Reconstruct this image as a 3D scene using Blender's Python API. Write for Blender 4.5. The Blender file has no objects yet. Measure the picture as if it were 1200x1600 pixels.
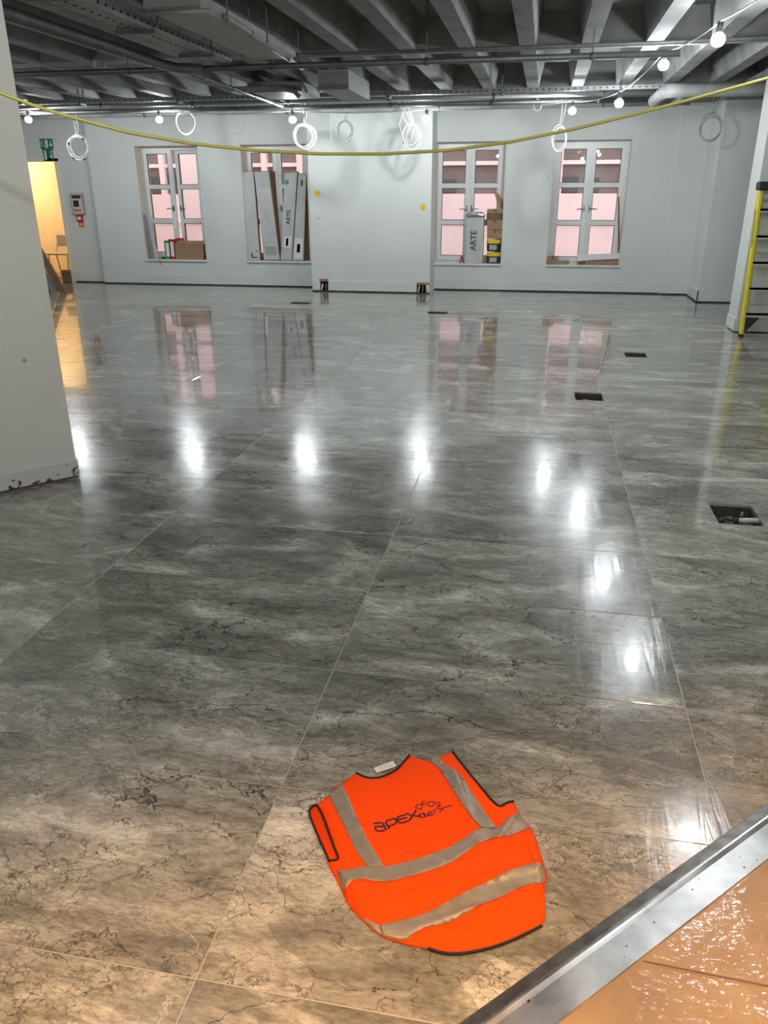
import bpy, bmesh, math, random
from mathutils import Vector, Matrix, Euler
from mathutils.geometry import delaunay_2d_cdt

random.seed(7)
scene = bpy.context.scene
COL = scene.collection

# ------------------------------------------------------------------ camera
F_PX, PITCH, YAW, ROLL, EYE = 1216.06, 0.3907093, 0.1911616, 0.002906, 1.58
cam_data = bpy.data.cameras.new('camera')
cam_data.sensor_fit = 'VERTICAL'
cam_data.sensor_height = 36.0
cam_data.lens = F_PX / 1600.0 * 36.0
cam_data.clip_start = 0.05
cam_data.clip_end = 200
cam = bpy.data.objects.new('camera', cam_data)
COL.objects.link(cam)
cam.matrix_world = (Matrix.Translation((0, 0, EYE)) @ Matrix.Rotation(YAW, 4, 'Z')
                    @ Matrix.Rotation(math.pi / 2 - PITCH, 4, 'X') @ Matrix.Rotation(-ROLL, 4, 'Z'))
scene.camera = cam

# ------------------------------------------------------------------ world: pale overcast daylight
world = bpy.data.worlds.new('overcast_sky')
scene.world = world
world.use_nodes = True
bg = world.node_tree.nodes['Background']
bg.inputs[0].default_value = (0.93, 0.95, 1.0, 1)
bg.inputs[1].default_value = 2.8

scene.view_settings.view_transform = 'Standard'
scene.view_settings.look = 'None'
scene.view_settings.gamma = 1.0
scene.view_settings.use_curve_mapping = False
scene.view_settings.exposure = 0.0

BULB_POWER = 580.0          # emission strength of the bare LED bulbs
WARM_POWER = 560.0           # warm downlight above the threshold
DOOR_POWER = 42.0           # warm lamp in the room beyond the far door


# ------------------------------------------------------------------ survey helpers (photo frame 1200x1600 -> metres)
def ray(x, y):
    u = (x - 600) / F_PX
    v = (y - 800) / F_PX
    c, s = math.cos(ROLL), math.sin(ROLL)
    u, v = c * u - s * v, s * u + c * v
    fw = math.cos(PITCH) - v * math.sin(PITCH)
    dn = math.sin(PITCH) + v * math.cos(PITCH)
    return Vector((u * math.cos(YAW) - fw * math.sin(YAW), u * math.sin(YAW) + fw * math.cos(YAW), -dn))


def at(x, y, Y=None, Z=None, X=None):
    r = ray(x, y)
    if Y is not None:
        t = Y / r.y
    elif X is not None:
        t = X / r.x
    else:
        t = ((Z or 0.0) - EYE) / r.z
    return Vector((0, 0, EYE)) + r * t


# ------------------------------------------------------------------ materials
def new_mat(name):
    m = bpy.data.materials.new(name)
    m.use_nodes = True
    nt = m.node_tree
    return m, nt, nt.nodes['Principled BSDF']


def node(nt, typ, **kw):
    n = nt.nodes.new(typ)
    for k, v in kw.items():
        setattr(n, k, v)
    return n


def srgb(r, g, b):
    def f(c):
        c /= 255.0
        return c / 12.92 if c <= 0.04045 else ((c + 0.055) / 1.055) ** 2.4
    return (f(r), f(g), f(b), 1)


def simple(name, col, rough=0.5, metal=0.0, var=0.0, scale=8.0, bump=0.0, bscale=40.0, coat=0.0, spec=0.5):
    m, nt, p = new_mat(name)
    p.inputs['Base Color'].default_value = col
    p.inputs['Roughness'].default_value = rough
    p.inputs['Metallic'].default_value = metal
    p.inputs['Coat Weight'].default_value = coat
    p.inputs['Specular IOR Level'].default_value = spec
    tc = node(nt, 'ShaderNodeTexCoord')
    if var > 0:
        n = node(nt, 'ShaderNodeTexNoise')
        n.inputs['Scale'].default_value = scale
        n.inputs['Detail'].default_value = 5
        nt.links.new(tc.outputs['Object'], n.inputs['Vector'])
        r = node(nt, 'ShaderNodeValToRGB')
        r.color_ramp.elements[0].position = 0.3
        r.color_ramp.elements[1].position = 0.7
        r.color_ramp.elements[0].color = tuple(c * (1 - var) for c in col[:3]) + (1,)
        r.color_ramp.elements[1].color = tuple(min(1, c * (1 + var)) for c in col[:3]) + (1,)
        nt.links.new(n.outputs['Fac'], r.inputs['Fac'])
        nt.links.new(r.outputs['Color'], p.inputs['Base Color'])
    if bump > 0:
        n2 = node(nt, 'ShaderNodeTexNoise')
        n2.inputs['Scale'].default_value = bscale
        n2.inputs['Detail'].default_value = 4
        nt.links.new(tc.outputs['Object'], n2.inputs['Vector'])
        b = node(nt, 'ShaderNodeBump')
        b.inputs['Strength'].default_value = bump
        b.inputs['Distance'].default_value = 0.01
        nt.links.new(n2.outputs['Fac'], b.inputs['Height'])
        nt.links.new(b.outputs['Normal'], p.inputs['Normal'])
    return m


def emis(name, col, strength):
    m, nt, p = new_mat(name)
    p.inputs['Base Color'].default_value = col
    p.inputs['Emission Color'].default_value = col
    p.inputs['Emission Strength'].default_value = strength
    return m


def marble():
    m, nt, p = new_mat('polished_marble_tile')
    L = nt.links.new
    tc = node(nt, 'ShaderNodeTexCoord')
    oi = node(nt, 'ShaderNodeObjectInfo')
    mul = node(nt, 'ShaderNodeVectorMath', operation='SCALE')
    comb = node(nt, 'ShaderNodeCombineXYZ')
    m1 = node(nt, 'ShaderNodeMath', operation='MULTIPLY'); m1.inputs[1].default_value = 57.0
    m2 = node(nt, 'ShaderNodeMath', operation='MULTIPLY'); m2.inputs[1].default_value = 91.0
    m3 = node(nt, 'ShaderNodeMath', operation='MULTIPLY'); m3.inputs[1].default_value = 33.0
    for k, mm in enumerate((m1, m2, m3)):
        L(oi.outputs['Random'], mm.inputs[0]); L(mm.outputs[0], comb.inputs[k])
    add = node(nt, 'ShaderNodeVectorMath', operation='ADD')
    L(tc.outputs['Object'], add.inputs[0]); L(comb.outputs[0], add.inputs[1])
    co = add.outputs[0]

    def noise(scale, detail=6, rough=0.6, dist=0.0, vec=co):
        n = node(nt, 'ShaderNodeTexNoise')
        n.inputs['Scale'].default_value = scale
        n.inputs['Detail'].default_value = detail
        n.inputs['Roughness'].default_value = rough
        n.inputs['Distortion'].default_value = dist
        L(vec, n.inputs['Vector'])
        return n

    def ramp(inp, stops):
        r = node(nt, 'ShaderNodeValToRGB')
        el = r.color_ramp.elements
        while len(el) < len(stops):
            el.new(0.5)
        for e, (pos, c) in zip(el, stops):
            e.position = pos
            e.color = c if len(c) == 4 else tuple(c) + (1,)
        L(inp, r.inputs['Fac'])
        return r

    def mix(fac, a, b, blend='MIX'):
        n = node(nt, 'ShaderNodeMix', data_type='RGBA', blend_type=blend)
        if hasattr(fac, 'links'):
            L(fac, n.inputs[0])
        else:
            n.inputs[0].default_value = fac
        for s, v in ((6, a), (7, b)):
            if hasattr(v, 'links'):
                L(v, n.inputs[s])
            else:
                n.inputs[s].default_value = v
        return n.outputs[2]

    # diagonal stretch so that the clouding runs in streaks
    mp = node(nt, 'ShaderNodeMapping')
    mp.inputs['Rotation'].default_value = (0, 0, 0.45)
    mp.inputs['Scale'].default_value = (0.75, 1.9, 1.0)
    L(co, mp.inputs['Vector'])
    st = mp.outputs[0]
    cloud = noise(2.2, 8, 0.66, 0.9, st)
    base = ramp(cloud.outputs['Fac'], [(0.30, srgb(112, 110, 101)), (0.44, srgb(138, 135, 125)),
                                       (0.54, srgb(162, 158, 147)), (0.66, srgb(206, 201, 189))])
    fine = noise(16, 8, 0.72, 1.2, st)
    fr = ramp(fine.outputs['Fac'], [(0.34, (0.62, 0.61, 0.59)), (0.5, (1, 1, 1)), (0.66, (1.28, 1.27, 1.24))])
    col = mix(0.85, base.outputs['Color'], fr.outputs['Color'], 'MULTIPLY')

    # broken plates of slightly different tone
    wl = noise(1.3, 3, 0.55)
    s1 = node(nt, 'ShaderNodeVectorMath', operation='SCALE'); s1.inputs['Scale'].default_value = 0.9
    L(wl.outputs['Color'], s1.inputs[0])
    w1 = node(nt, 'ShaderNodeVectorMath', operation='ADD'); L(st, w1.inputs[0]); L(s1.outputs[0], w1.inputs[1])
    pv = node(nt, 'ShaderNodeTexVoronoi'); pv.inputs['Scale'].default_value = 2.0; L(w1.outputs[0], pv.inputs['Vector'])
    pv2 = node(nt, 'ShaderNodeTexVoronoi'); pv2.inputs['Scale'].default_value = 5.5; L(w1.outputs[0], pv2.inputs['Vector'])
    pr1 = ramp(pv.outputs['Color'], [(0.1, (0.76, 0.76, 0.75)), (0.9, (1.28, 1.28, 1.26))])
    pr2 = ramp(pv2.outputs['Color'], [(0.1, (0.82, 0.81, 0.80)), (0.9, (1.12, 1.12, 1.12))])
    col = mix(0.9, col, pr1.outputs['Color'], 'MULTIPLY')
    col = mix(0.8, col, pr2.outputs['Color'], 'MULTIPLY')

    # crack veins: edges of a warped cell pattern, kept only in patches
    wn = noise(2.3, 6, 0.62)
    sub = node(nt, 'ShaderNodeVectorMath', operation='SUBTRACT'); sub.inputs[1].default_value = (0.5, 0.5, 0.5)
    L(wn.outputs['Color'], sub.inputs[0])
    sc = node(nt, 'ShaderNodeVectorMath', operation='SCALE'); sc.inputs['Scale'].default_value = 0.62
    L(sub.outputs[0], sc.inputs[0])
    wa = node(nt, 'ShaderNodeVectorMath', operation='ADD')
    L(st, wa.inputs[0]); L(sc.outputs[0], wa.inputs[1])

    def veins(scale, width, mask_scale, lo, hi, seed):
        v = node(nt, 'ShaderNodeTexVoronoi', feature='DISTANCE_TO_EDGE')
        v.inputs['Scale'].default_value = scale
        off = node(nt, 'ShaderNodeVectorMath', operation='ADD'); off.inputs[1].default_value = (seed, seed * 2, seed * 3)
        L(wa.outputs[0], off.inputs[0]); L(off.outputs[0], v.inputs['Vector'])
        r = ramp(v.outputs['Distance'], [(0.0, (1, 1, 1)), (width, (0, 0, 0))])
        mk = noise(mask_scale, 4, 0.6, 0, off.outputs[0])
        r2 = ramp(mk.outputs['Fac'], [(lo, (0, 0, 0)), (hi, (1, 1, 1))])
        mm = node(nt, 'ShaderNodeMath', operation='MULTIPLY')
        L(r.outputs['Color'], mm.inputs[0]); L(r2.outputs['Color'], mm.inputs[1])
        return mm.outputs[0]
    v1 = veins(1.5, 0.008, 1.6, 0.44, 0.56, 3.0)
    v2 = veins(4.2, 0.012, 2.2, 0.44, 0.56, 11.0)
    v3 = veins(2.6, 0.010, 1.9, 0.50, 0.64, 23.0)
    v4 = veins(9.5, 0.028, 2.6, 0.46, 0.58, 31.0)
    v5 = veins(19., 0.05, 3.5, 0.47, 0.60, 47.0)
    grit = ramp(noise(60, 5, 0.7, 0.5, st).outputs['Fac'], [(0.35, (0.72, 0.71, 0.69)), (0.5, (1, 1, 1)), (0.66, (1.2, 1.19, 1.17))])
    col = mix(0.8, col, grit.outputs['Color'], 'MULTIPLY')
    col = mix(v5, col, srgb(100, 94, 84))
    col = mix(v4, col, srgb(88, 82, 73))
    col = mix(v3, col, srgb(196, 191, 178))
    col = mix(v2, col, srgb(66, 61, 54))
    col = mix(v1, col, srgb(52, 48, 42))
    rust = ramp(noise(3.4, 5, 0.6, 0.4).outputs['Fac'], [(0.66, (0, 0, 0)), (0.78, (0.6, 0.6, 0.6))])
    col = mix(rust.outputs['Color'], col, srgb(118, 92, 66))
    # each tile a little lighter or darker than the next
    tv = node(nt, 'ShaderNodeMapRange')
    tv.inputs['To Min'].default_value = 0.84; tv.inputs['To Max'].default_value = 1.04
    L(oi.outputs['Random'], tv.inputs['Value'])
    hs = node(nt, 'ShaderNodeHueSaturation')
    L(col, hs.inputs['Color']); L(tv.outputs[0], hs.inputs['Value'])
    L(hs.outputs['Color'], p.inputs['Base Color'])
    # wiped film on the polish: slightly hazy gloss in strokes + a clear top reflection
    geo = node(nt, 'ShaderNodeNewGeometry')
    sm = node(nt, 'ShaderNodeMapping')
    sm.inputs['Rotation'].default_value = (0, 0, -0.5)
    sm.inputs['Scale'].default_value = (1.2, 0.35, 1)
    L(geo.outputs['Position'], sm.inputs['Vector'])
    film = noise(2.2, 6, 0.65, 1.5, sm.outputs[0])
    rr = ramp(film.outputs['Fac'], [(0.35, (0.13, 0.13, 0.13)), (0.7, (0.28, 0.28, 0.28))])
    L(rr.outputs['Color'], p.inputs['Roughness'])
    p.inputs['Specular IOR Level'].default_value = 0.33
    p.inputs['Coat Weight'].default_value = 0.7
    p.inputs['Coat IOR'].default_value = 1.5
    cr = ramp(film.outputs['Fac'], [(0.3, (0.012, 0.012, 0.012)), (0.72, (0.07, 0.07, 0.07))])
    L(cr.outputs['Color'], p.inputs['Coat Roughness'])
    wav = noise(3.0, 3, 0.5, 0.6, sm.outputs[0])
    bp = node(nt, 'ShaderNodeBump')
    bp.inputs['Strength'].default_value = 0.06
    bp.inputs['Distance'].default_value = 0.02
    L(wav.outputs['Fac'], bp.inputs['Height'])
    sm2 = node(nt, 'ShaderNodeMapping')
    sm2.inputs['Rotation'].default_value = (0, 0, 0.35)
    sm2.inputs['Scale'].default_value = (16.0, 1.6, 1)
    L(geo.outputs['Position'], sm2.inputs['Vector'])
    strokes = noise(1.6, 4, 0.6, 0.8, sm2.outputs[0])
    b2_ = node(nt, 'ShaderNodeBump')
    b2_.inputs['Strength'].default_value = 0.05
    b2_.inputs['Distance'].default_value = 0.02
    L(strokes.outputs['Fac'], b2_.inputs['Height'])
    L(bp.outputs['Normal'], b2_.inputs['Normal'])
    L(bp.outputs['Normal'], p.inputs['Coat Normal'])
    L(b2_.outputs['Normal'], p.inputs['Normal'])
    return m


def wall_paint(name, col):
    m, nt, p = new_mat(name)
    L = nt.links.new
    tc = node(nt, 'ShaderNodeTexCoord')
    n = node(nt, 'ShaderNodeTexNoise'); n.inputs['Scale'].default_value = 1.3; n.inputs['Detail'].default_value = 6
    L(tc.outputs['Object'], n.inputs['Vector'])
    r = node(nt, 'ShaderNodeValToRGB')
    r.color_ramp.elements[0].position = 0.35; r.color_ramp.elements[1].position = 0.65
    r.color_ramp.elements[0].color = tuple(c * 0.95 for c in col[:3]) + (1,)
    r.color_ramp.elements[1].color = col
    L(n.outputs['Fac'], r.inputs['Fac'])
    # scattered nicks in the plaster
    v = node(nt, 'ShaderNodeTexVoronoi'); v.inputs['Scale'].default_value = 2.3
    L(tc.outputs['Object'], v.inputs['Vector'])
    r2 = node(nt, 'ShaderNodeValToRGB')
    r2.color_ramp.elements[0].position = 0.018; r2.color_ramp.elements[1].position = 0.035
    r2.color_ramp.elements[0].color = (0.45, 0.45, 0.42, 1); r2.color_ramp.elements[1].color = (1, 1, 1, 1)
    L(v.outputs['Distance'], r2.inputs['Fac'])
    mx = node(nt, 'ShaderNodeMix', data_type='RGBA', blend_type='MULTIPLY')
    mx.inputs[0].default_value = 1.0
    L(r.outputs['Color'], mx.inputs[6]); L(r2.outputs['Color'], mx.inputs[7])
    L(mx.outputs[2], p.inputs['Base Color'])
    p.inputs['Roughness'].default_value = 0.55
    n2 = node(nt, 'ShaderNodeTexNoise'); n2.inputs['Scale'].default_value = 60; n2.inputs['Detail'].default_value = 3
    L(tc.outputs['Object'], n2.inputs['Vector'])
    b = node(nt, 'ShaderNodeBump'); b.inputs['Strength'].default_value = 0.08; b.inputs['Distance'].default_value = 0.004
    L(n2.outputs['Fac'], b.inputs['Height']); L(b.outputs['Normal'], p.inputs['Normal'])
    return m


def chipped_skirting():
    m, nt, p = new_mat('chipped_skirting')
    L = nt.links.new
    tc = node(nt, 'ShaderNodeTexCoord')
    n = node(nt, 'ShaderNodeTexNoise'); n.inputs['Scale'].default_value = 26; n.inputs['Detail'].default_value = 6
    L(tc.outputs['Object'], n.inputs['Vector'])
    sep = node(nt, 'ShaderNodeSeparateXYZ'); L(tc.outputs['Object'], sep.inputs[0])
    mr = node(nt, 'ShaderNodeMapRange')
    mr.inputs['From Min'].default_value = 0.0; mr.inputs['From Max'].default_value = 0.11
    mr.inputs['To Min'].default_value = 0.10; mr.inputs['To Max'].default_value = -0.10
    L(sep.outputs['Z'], mr.inputs['Value'])
    ad = node(nt, 'ShaderNodeMath', operation='ADD'); L(n.outputs['Fac'], ad.inputs[0]); L(mr.outputs[0], ad.inputs[1])
    r = node(nt, 'ShaderNodeValToRGB')
    r.color_ramp.elements[0].position = 0.60; r.color_ramp.elements[1].position = 0.64
    r.color_ramp.elements[0].color = srgb(206, 205, 196); r.color_ramp.elements[1].color = srgb(70, 62, 52)
    L(ad.outputs[0], r.inputs['Fac']); L(r.outputs['Color'], p.inputs['Base Color'])
    p.inputs['Roughness'].default_value = 0.5
    return m


def poly_sheet():
    m, nt, p = new_mat('clear_film_over_board')
    L = nt.links.new
    tc = node(nt, 'ShaderNodeTexCoord')
    n = node(nt, 'ShaderNodeTexNoise'); n.inputs['Scale'].default_value = 5; n.inputs['Detail'].default_value = 6
    L(tc.outputs['Object'], n.inputs['Vector'])
    r = node(nt, 'ShaderNodeValToRGB')
    r.color_ramp.elements[0].position = 0.3; r.color_ramp.elements[1].position = 0.7
    r.color_ramp.elements[0].color = srgb(126, 104, 76); r.color_ramp.elements[1].color = srgb(154, 130, 98)
    L(n.outputs['Fac'], r.inputs['Fac']); L(r.outputs['Color'], p.inputs['Base Color'])
    p.inputs['Roughness'].default_value = 0.5
    p.inputs['Coat Weight'].default_value = 1.0
    p.inputs['Coat Roughness'].default_value = 0.06
    mp = node(nt, 'ShaderNodeMapping'); mp.inputs['Rotation'].default_value = (0, 0, 0.9)
    mp.inputs['Scale'].default_value = (1.0, 3.2, 1)
    L(tc.outputs['Object'], mp.inputs['Vector'])
    w = node(nt, 'ShaderNodeTexNoise'); w.inputs['Scale'].default_value = 34; w.inputs['Detail'].default_value = 3
    w.inputs['Distortion'].default_value = 0.8
    L(mp.outputs[0], w.inputs['Vector'])
    b = node(nt, 'ShaderNodeBump'); b.inputs['Strength'].default_value = 0.3; b.inputs['Distance'].default_value = 0.004
    L(w.outputs['Fac'], b.inputs['Height']); L(b.outputs['Normal'], p.inputs['Coat Normal'])
    return m


def aluminium():
    m, nt, p = new_mat('scratched_aluminium')
    L = nt.links.new
    tc = node(nt, 'ShaderNodeTexCoord')
    mp = node(nt, 'ShaderNodeMapping'); mp.inputs['Rotation'].default_value = (0, 0, -math.pi / 4)
    L(tc.outputs['Object'], mp.inputs['Vector'])
    mp2 = node(nt, 'ShaderNodeMapping'); mp2.inputs['Scale'].default_value = (2, 90, 1)
    L(mp.outputs[0], mp2.inputs['Vector'])
    n = node(nt, 'ShaderNodeTexNoise'); n.inputs['Scale'].default_value = 3; n.inputs['Detail'].default_value = 3
    L(mp2.outputs[0], n.inputs['Vector'])
    n2 = node(nt, 'ShaderNodeTexNoise'); n2.inputs['Scale'].default_value = 12; n2.inputs['Detail'].default_value = 5
    L(tc.outputs['Object'], n2.inputs['Vector'])
    ad = node(nt, 'ShaderNodeMath', operation='ADD'); L(n.outputs['Fac'], ad.inputs[0]); L(n2.outputs['Fac'], ad.inputs[1])
    mr = node(nt, 'ShaderNodeMapRange')
    mr.inputs['From Min'].default_value = 0.7; mr.inputs['From Max'].default_value = 1.3
    mr.inputs['To Min'].default_value = 0.30; mr.inputs['To Max'].default_value = 0.42
    L(ad.outputs[0], mr.inputs['Value']); L(mr.outputs[0], p.inputs['Roughness'])
    r = node(nt, 'ShaderNodeValToRGB')
    r.color_ramp.elements[0].position = 0.35; r.color_ramp.elements[1].position = 0.65
    r.color_ramp.elements[0].color = (0.38, 0.38, 0.37, 1); r.color_ramp.elements[1].color = (0.58, 0.57, 0.56, 1)
    L(n2.outputs['Fac'], r.inputs['Fac']); L(r.outputs['Color'], p.inputs['Base Color'])
    p.inputs['Metallic'].default_value = 1.0
    p.inputs['Anisotropic'].default_value = 0.6
    tv = node(nt, 'ShaderNodeCombineXYZ'); tv.inputs[0].default_value = 0.7071; tv.inputs[1].default_value = -0.7071
    L(tv.outputs[0], p.inputs['Tangent'])
    return m


def glass_mat():
    m = bpy.data.materials.new('window_glass'); m.use_nodes = True
    nt = m.node_tree; nt.nodes.clear()
    out = node(nt, 'ShaderNodeOutputMaterial')
    t = node(nt, 'ShaderNodeBsdfTransparent'); t.inputs[0].default_value = (0.96, 0.96, 0.96, 1)
    g = node(nt, 'ShaderNodeBsdfGlossy'); g.inputs['Roughness'].default_value = 0.01
    f = node(nt, 'ShaderNodeFresnel'); f.inputs['IOR'].default_value = 1.45
    mx = node(nt, 'ShaderNodeMixShader')
    nt.links.new(f.outputs[0], mx.inputs[0]); nt.links.new(t.outputs[0], mx.inputs[1]); nt.links.new(g.outputs[0], mx.inputs[2])
    nt.links.new(mx.outputs[0], out.inputs[0])
    return m


M = {}
M['marble'] = marble()
M['grout'] = simple('grout', srgb(168, 166, 156), 0.5)
M['wall'] = wall_paint('white_plaster', srgb(216, 219, 215))
M['wall_cream'] = wall_paint('offwhite_plaster', srgb(214, 213, 202))
M['skirt'] = simple('white_skirting', srgb(214, 217, 213), 0.4, var=0.03, scale=4)
M['chipped'] = chipped_skirting()
M['gap'] = simple('floor_gap_shade', srgb(58, 54, 48), 0.9, var=0.4, scale=12)  # dark colour standing in for shade under the skirting
M['concrete'] = simple('painted_concrete', srgb(118, 119, 117), 0.75, var=0.22, scale=4.0, bump=0.35, bscale=18)
M['steel'] = simple('galvanised_steel', srgb(138, 140, 140), 0.5, metal=0.45, var=0.15, scale=12)
M['steel_dark'] = simple('dull_steel', srgb(96, 98, 98), 0.5, metal=0.5, var=0.2, scale=10)
M['duct'] = simple('duct_metal', srgb(146, 147, 144), 0.5, metal=0.3, var=0.12, scale=5)
M['whitepipe'] = simple('white_pipe', srgb(150, 153, 152), 0.5, var=0.06, scale=6)
M['lag'] = simple('pipe_lagging', srgb(150, 152, 150), 0.6, var=0.12, scale=9, bump=0.2)
M['upvc'] = simple('white_upvc', srgb(226, 226, 224), 0.3, var=0.02)
M['reveal'] = simple('cream_reveal', srgb(214, 203, 186), 0.55, var=0.05, scale=5)
M['seal'] = simple('black_gasket', srgb(40, 38, 36), 0.6)
M['glass'] = glass_mat()
M['chrome'] = simple('brushed_handle', srgb(150, 150, 150), 0.3, metal=1.0)
M['pinkwall'] = simple('pink_render', srgb(244, 214, 212), 0.85, var=0.03, scale=3)
M['pinktrim'] = simple('pale_pink_trim', srgb(250, 222, 220), 0.7)
M['farglass'] = simple('grey_brown_glass', srgb(128, 114, 108), 0.25, var=0.12, scale=2.5)
M['fardark'] = simple('grey_interior_shape', srgb(86, 84, 82), 0.6)
M['pave'] = simple('grey_paving', srgb(170, 160, 155), 0.85, var=0.1)
M['orange'] = simple('hi_vis_orange_cloth', (1.0, 0.072, 0.0006, 1), 0.85, bump=0.10, bscale=420, spec=0.15)
M['orange_in'] = simple('hi_vis_orange_lining', (0.75, 0.05, 0.002, 1), 0.9, spec=0.1)
M['reflect'] = simple('grey_reflective_tape', srgb(146, 136, 120), 0.42, metal=0.25, var=0.12, scale=40, bump=0.12, bscale=150)
M['bind'] = simple('black_binding', srgb(24, 20, 24), 0.7)
M['print'] = simple('dark_purple_print', srgb(62, 14, 34), 0.7)
M['tag'] = simple('white_care_label', srgb(222, 220, 210), 0.7)
M['alu'] = aluminium()
M['alu_dark'] = simple('dark_aluminium', srgb(112, 108, 104), 0.4, metal=0.9, var=0.4, scale=25)  # darker metal for the steep outer lip
M['hole'] = simple('black_hole', srgb(14, 12, 11), 0.9)
M['rusty'] = simple('rust_mark', srgb(112, 84, 62), 0.7)
M['film'] = poly_sheet()
M['bulb'] = emis('cool_white_led', (0.90, 0.96, 1.0, 1), BULB_POWER)
M['socket'] = simple('black_socket', srgb(60, 60, 60), 0.5)
M['bulbbase'] = simple('white_bulb_collar', srgb(225, 228, 228), 0.4)
M['yellowcable'] = simple('yellow_cable', srgb(190, 180, 84), 0.45, var=0.08, scale=3)
M['whitecable'] = simple('white_cable', srgb(200, 202, 200), 0.5)
M['greycable'] = simple('grey_cable', srgb(168, 168, 164), 0.5)
M['tape'] = simple('black_tape', srgb(40, 34, 32), 0.6)
M['kraft'] = simple('brown_cardboard', srgb(158, 128, 98), 0.8, var=0.10, scale=9)
M['kraft_dark'] = simple('dark_cardboard', srgb(120, 94, 70), 0.85, var=0.12, scale=9)
M['carton'] = simple('pale_printed_carton', srgb(196, 196, 196), 0.6, var=0.07, scale=6)
M['ink'] = simple('black_ink', srgb(44, 44, 46), 0.7)
M['foil'] = simple('silver_foil', srgb(190, 192, 194), 0.3, metal=0.8, bump=0.5, bscale=30)
M['label'] = simple('white_paper_label', srgb(232, 232, 230), 0.7)
M['green'] = simple('green_card', srgb(72, 150, 84), 0.5)
M['red'] = simple('red_card', srgb(178, 46, 36), 0.5)
M['bucket'] = simple('black_plastic_tub', srgb(52, 52, 56), 0.4)
M['yellowlid'] = simple('yellow_plastic', srgb(226, 196, 40), 0.4)
M['ladder'] = simple('yellow_fibreglass', srgb(232, 214, 36), 0.4, var=0.05)
M['alu_step'] = simple('aluminium_step', srgb(190, 190, 182), 0.45, metal=0.2)
M['black'] = simple('black_plastic', srgb(34, 34, 34), 0.5)
M['signgreen'] = simple('sign_green', srgb(14, 110, 66), 0.4)
M['signwhite'] = simple('sign_white', srgb(235, 240, 236), 0.4)
M['panelgrey'] = simple('panel_grey_frame', srgb(168, 162, 152), 0.4)
M['panelpink'] = simple('panel_pale_face', srgb(222, 200, 190), 0.4)
M['screen'] = simple('dark_panel_screen', srgb(72, 46, 44), 0.2)
M['callred'] = simple('red_call_point', srgb(190, 40, 30), 0.4)
M['orangelab'] = simple('orange_notice', srgb(222, 110, 40), 0.5)
M['sticker'] = simple('yellow_sticker', srgb(238, 190, 10), 0.5)
M['pit'] = simple('dusty_pit_concrete', srgb(74, 70, 60), 0.95, var=0.35, scale=30, bump=0.6, bscale=60)
M['rubble'] = simple('rubble', srgb(104, 98, 84), 0.95, var=0.3, scale=60)
M['timber'] = simple('dark_timber', srgb(112, 92, 66), 0.7, var=0.2, scale=10)
M['greyboard'] = simple('grey_board', srgb(142, 142, 138), 0.6, var=0.1)
M['warmwall'] = simple('warm_painted_wall', srgb(236, 220, 190), 0.7, var=0.04, scale=2)
M['chairgrey'] = simple('grey_metal_chair', srgb(176, 168, 150), 0.4)
M['warmlamp'] = emis('warm_lamp_glow', (1.0, 0.66, 0.34, 1), 30.0)


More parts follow.
